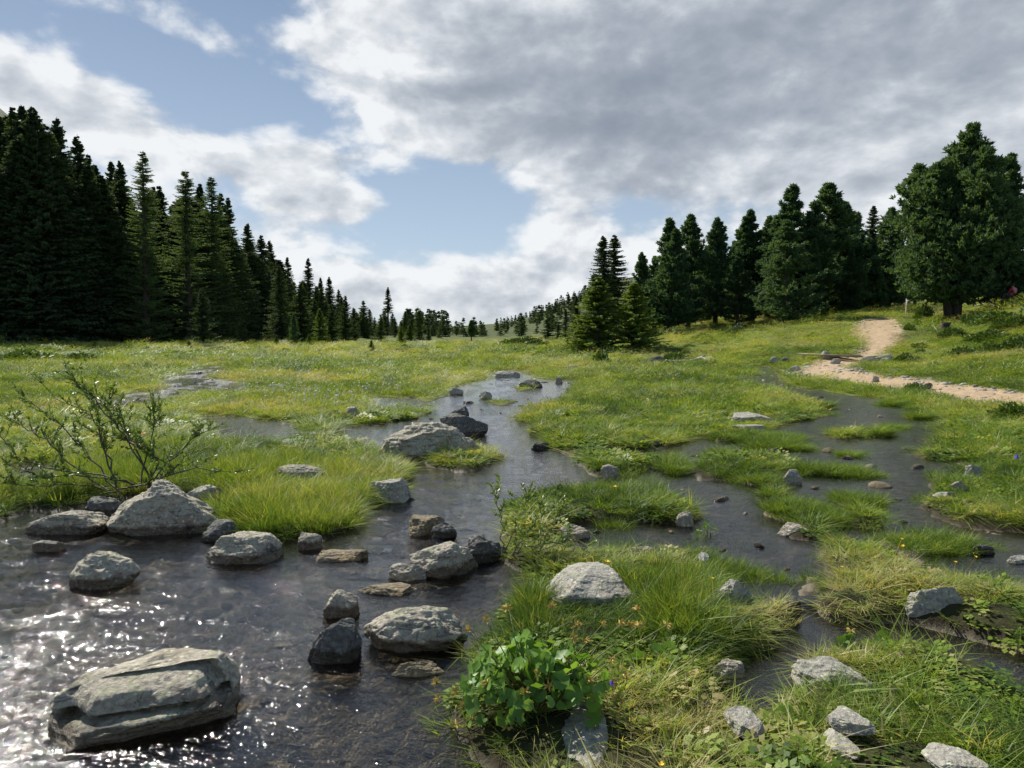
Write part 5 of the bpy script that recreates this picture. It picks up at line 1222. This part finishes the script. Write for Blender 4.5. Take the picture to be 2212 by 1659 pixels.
# ------------------------------------------------------------------ wood, sign, bridge, stump, person
def logobj(name, pts, r, label, cat='log', mat=DRIFT, branches=()):
    P = [Vector(p) for p in pts]; b = P[0]; root = empty(name, b); m = MB(); m.tube([p - b for p in P], [r * (.7 + .3 * math.cos(i * 2.1)) * (1 - .35 * i / len(P)) for i in range(len(P))], 8)
    link('stem', m.mesh('stem', True), mat, root)
    for br in branches:
        m = MB(); q = [Vector(p) - b for p in br]; m.tube(q, [r * .45 * (1 - .6 * i / len(q)) for i in range(len(q))], 5); link('branch', m.mesh('branch', True), mat, root)
    tag(root, label, cat); return root
def hz(u, v, up=0.0):
    x, y, z = hit(u, v); return Vector((x, y, float(terrain([x], [y])[0]) + up))
logobj('fallen_log', [hz(1258, 788, .05) + Vector((0, 0, .16)), hz(1270, 788, .1), hz(1284, 790, .03)], .07, 'short white fallen log leaning beside the stubby pine bush')
logobj('driftwood_log', [hz(1440, 785, .10), hz(1462, 784, .14), hz(1490, 782, .12), hz(1514, 781, .20), hz(1530, 782, .12), hz(1548, 783, .04)], .12, 'long bleached driftwood trunk lying at the foot of the slope', branches=[[hz(1512, 781, .2), hz(1517, 780, .30), hz(1524, 779, .33)], [hz(1520, 781, .2), hz(1535, 781, .22), hz(1545, 782, .12)], [hz(1450, 785, .1), hz(1440, 787, .22), hz(1428, 789, .05)]])
logobj('driftwood_log', [hz(1390, 790, .05), hz(1405, 790, .12), hz(1425, 789, .08), hz(1436, 788, .03)], .09, 'smaller splintered piece of driftwood left of the long bleached trunk')
logobj('dead_branch', [hz(2108, 806, .02), hz(2122, 800, .12), hz(2135, 803, .03)], .035, 'curved white dead branch on the right slope', 'branch')
logobj('dead_branch', [hz(2090, 797, .04), hz(2098, 806, .03)], .04, 'short white dead branch on the right slope', 'branch')
logobj('dead_branch', [hz(2014, 712, .25), hz(2026, 720, .05), hz(2034, 722, .05)], .04, 'pale broken branch beside the old stump', 'branch')
logobj('dead_branch', [hz(2030, 682, .1), hz(2044, 674, .35), hz(2058, 668, .3)], .05, 'grey dead branch left of the big pine trunks', 'branch')
logobj('dead_branch', [hz(2100, 668, .2), hz(2130, 664, .3), hz(2160, 668, .1)], .09, 'grey fallen trunk lying in the shade right of the big pine', 'branch')
def plankbridge():
    a, b = hz(1728, 775, .22), hz(1872, 779, .16); root = empty('plank_bridge', a); d = (b - a); L = d.length; d.normalize(); s = d.cross(Vector((0, 0, 1))).normalized()
    for k in (-1, 1):
        m = MB(); o_ = s * k * .13; w = s * .11; h = Vector((0, 0, .05)); e = Vector((0, 0, .02 * k))
        c = [o_ - w + e, o_ + w + e, o_ + w + d * (L - .2 * abs(k)) + e, o_ - w + d * (L - .2 * abs(k)) + e]; m.add([p for p in c] + [p + h for p in c], [[3, 2, 1, 0], [4, 5, 6, 7], [0, 1, 5, 4], [1, 2, 6, 5], [2, 3, 7, 6], [3, 0, 4, 7]])
        link('plank', m.mesh('plank'), PLANK, root)
    tag(root, 'low weathered plank footbridge crossing the ditch at the path bend', 'footbridge')
plankbridge()
def stump():
    p = hz(2040, 716); root = empty('tree_stump', p); m = MB(); rnd = random.Random(2); k = 12; rr_ = [.34, .26, .24, .25]; hh = [-.1, .12, .3, .42]; vs = []
    for j in range(4):
        for i in range(k): a = 6.283 * i / k; q = rr_[j] * (1 + .25 * math.sin(3 * a + j) + rnd.uniform(-.1, .1)); vs.append((math.cos(a) * q, math.sin(a) * q, hh[j] + (rnd.uniform(-.1, .12) if j == 3 else 0)))
    vs.append((0, 0, .30)); m.add(vs, [[j * k + i, j * k + (i + 1) % k, (j + 1) * k + (i + 1) % k, (j + 1) * k + i] for j in range(3) for i in range(k)]); m.f.append(np.array([[3 * k + i, 3 * k + (i + 1) % k, 4 * k] for i in range(k)]).ravel()); m.s.append(np.full(k, 3))
    link('stump_wood', m.mesh('stump_wood'), STUMP, root)
    for a in (.5, 2.4, 4.2, 5.4):
        m = MB(); m.tube([(math.cos(a) * .2, math.sin(a) * .2, .08), (math.cos(a) * .42, math.sin(a) * .42, .03), (math.cos(a) * .62, math.sin(a) * .62, -.04)], [.08, .05, .02], 5); link('root', m.mesh('root'), STUMP, root)
    tag(root, 'small dark rotten tree stump below the big pine', 'stump')
stump()
def signpost():
    p = hz(1957, 681); root = empty('trail_signpost', p); top = at(1957, 645, p.y).z - p.z; m = MB(); m.tube([(0, 0, -.2), (0, 0, top)], .055, 8); link('post', m.mesh('post'), PLANK, root)
    m = MB(); w, h, t = .13, .38, .02; z = top - .28; m.add([(sx_ * w + .1, sy * t - .07, z + sz * h / 2) for sz in (-1, 1) for sy in (-1, 1) for sx_ in (-1, 1)], [[0, 1, 3, 2], [4, 6, 7, 5], [0, 4, 5, 1], [2, 3, 7, 6], [0, 2, 6, 4], [1, 5, 7, 3]]); sp = link('sign_panel', m.mesh('sign_panel'), SIGN, root)
    m = MB(); m.add([(.06, -.094, z - .06), (.14, -.094, z - .06), (.14, -.094, z + .08), (.06, -.094, z + .08)], [[0, 1, 2, 3]]); link('panel_mark', m.mesh('panel_mark'), simple('sign_mark', (.25, .08, .06), .6, .1), sp)
    tag(root, 'narrow wooden trail post with a small pale sign at the top of the path', 'signpost')
signpost()
def skin_body(name, bones, mat, parent, sub=2):
    names = list(bones['v']); me = bpy.data.meshes.new(name); me.from_pydata([bones['v'][k][0] for k in names], [(names.index(a), names.index(b)) for a, b in bones['e']], []); o = link(name, me, mat, parent)
    o.modifiers.new('skin', 'SKIN'); 
    for i, k in enumerate(names): r_ = bones['v'][k][1]; me.skin_vertices[0].data[i].radius = (r_, r_) if np.isscalar(r_) else r_
    me.skin_vertices[0].data[0].use_root = True
    sm = o.modifiers.new('sub', 'SUBSURF'); sm.levels = sub; sm.render_levels = sub; return o
def person():
    p = hz(2190, 655); s = 1.0; root = empty('person', p + Vector((0, 0, .30)), R(20))
    SKIN = simple('skin', (.42, .24, .17), .5, .08, 20); SHIRT = simple('red_shirt', (.30, .025, .045), .8, .3, 25); HAIR = simple('dark_hair', (.03, .022, .018), .6, .3, 60); TROU = simple('dark_trousers', (.05, .05, .06), .8, .2, 20)
    # seated, back to the viewer, head bent forward; -Y faces the viewer
    V = {'pelvis': ((0, 0, .10), (.15, .12)), 'waist': ((0, .02, .28), (.13, .10)), 'chest': ((0, .04, .47), (.16, .11)), 'neck': ((0, .08, .61), .055), 'skull': ((0, .12, .70), (.072, .085)), 'crown': ((0, .12, .79), (.068, .08)),
         'shl': ((-.19, .05, .54), .06), 'ell': ((-.25, .18, .32), .044), 'wrl': ((-.13, .36, .27), .030), 'hal': ((-.09, .42, .27), .030),
         'shr': ((.19, .05, .54), .06), 'elr': ((.25, .18, .32), .044), 'wrr': ((.13, .36, .27), .030), 'har': ((.09, .42, .27), .030),
         'knl': ((-.17, .47, .24), .065), 'anl': ((-.15, .62, -.12), .042), 'tol': ((-.16, .76, -.16), .035), 'knr': ((.17, .47, .24), .065), 'anr': ((.15, .62, -.12), .042), 'tor': ((.16, .76, -.16), .035)}
    E = [('pelvis', 'waist'), ('waist', 'chest'), ('chest', 'neck'), ('neck', 'skull'), ('skull', 'crown'), ('chest', 'shl'), ('shl', 'ell'), ('ell', 'wrl'), ('wrl', 'hal'), ('chest', 'shr'), ('shr', 'elr'), ('elr', 'wrr'), ('wrr', 'har'), ('pelvis', 'knl'), ('knl', 'anl'), ('anl', 'tol'), ('pelvis', 'knr'), ('knr', 'anr'), ('anr', 'tor')]
    skin_body('body', {'v': V, 'e': E}, SKIN, root)
    up = {'waist': ((0, .02, .16), (.165, .13)), 'chest': ((0, .04, .46), (.185, .135)), 'col': ((0, .07, .585), .075), 'shl': ((-.19, .05, .54), .078), 'ell': ((-.25, .18, .32), .062), 'wrl': ((-.16, .32, .28), .045), 'shr': ((.19, .05, .54), .078), 'elr': ((.25, .18, .32), .062), 'wrr': ((.16, .32, .28), .045)}
    skin_body('shirt', {'v': up, 'e': [('waist', 'chest'), ('chest', 'col'), ('chest', 'shl'), ('shl', 'ell'), ('ell', 'wrl'), ('chest', 'shr'), ('shr', 'elr'), ('elr', 'wrr')]}, SHIRT, root)
    tr = {'pelvis': ((0, 0, .09), (.17, .14)), 'knl': ((-.17, .47, .24), .085), 'anl': ((-.15, .61, -.08), .058), 'knr': ((.17, .47, .24), .085), 'anr': ((.15, .61, -.08), .058)}
    skin_body('trousers', {'v': tr, 'e': [('pelvis', 'knl'), ('knl', 'anl'), ('pelvis', 'knr'), ('knr', 'anr')]}, TROU, root)
    Vv, Fc = ico(3); P = Vv * np.array([.092, .108, .115]) + np.array([0, .11, .765]); k = (Vv[:, 1] < .25) | (Vv[:, 2] > .35); idx_ = np.where(k)[0]; rm = np.full(len(Vv), -1); rm[idx_] = np.arange(len(idx_)); f = Fc[k[Fc].all(1)]
    me = mesh_np('hair', P[idx_], rm[f].ravel(), np.full(len(f), 3), True); link('hair', me, HAIR, root)
    tag(root, 'person in a dark red shirt sitting on the rise with back turned', 'person')
person()
print('objects', len(bpy.data.objects))
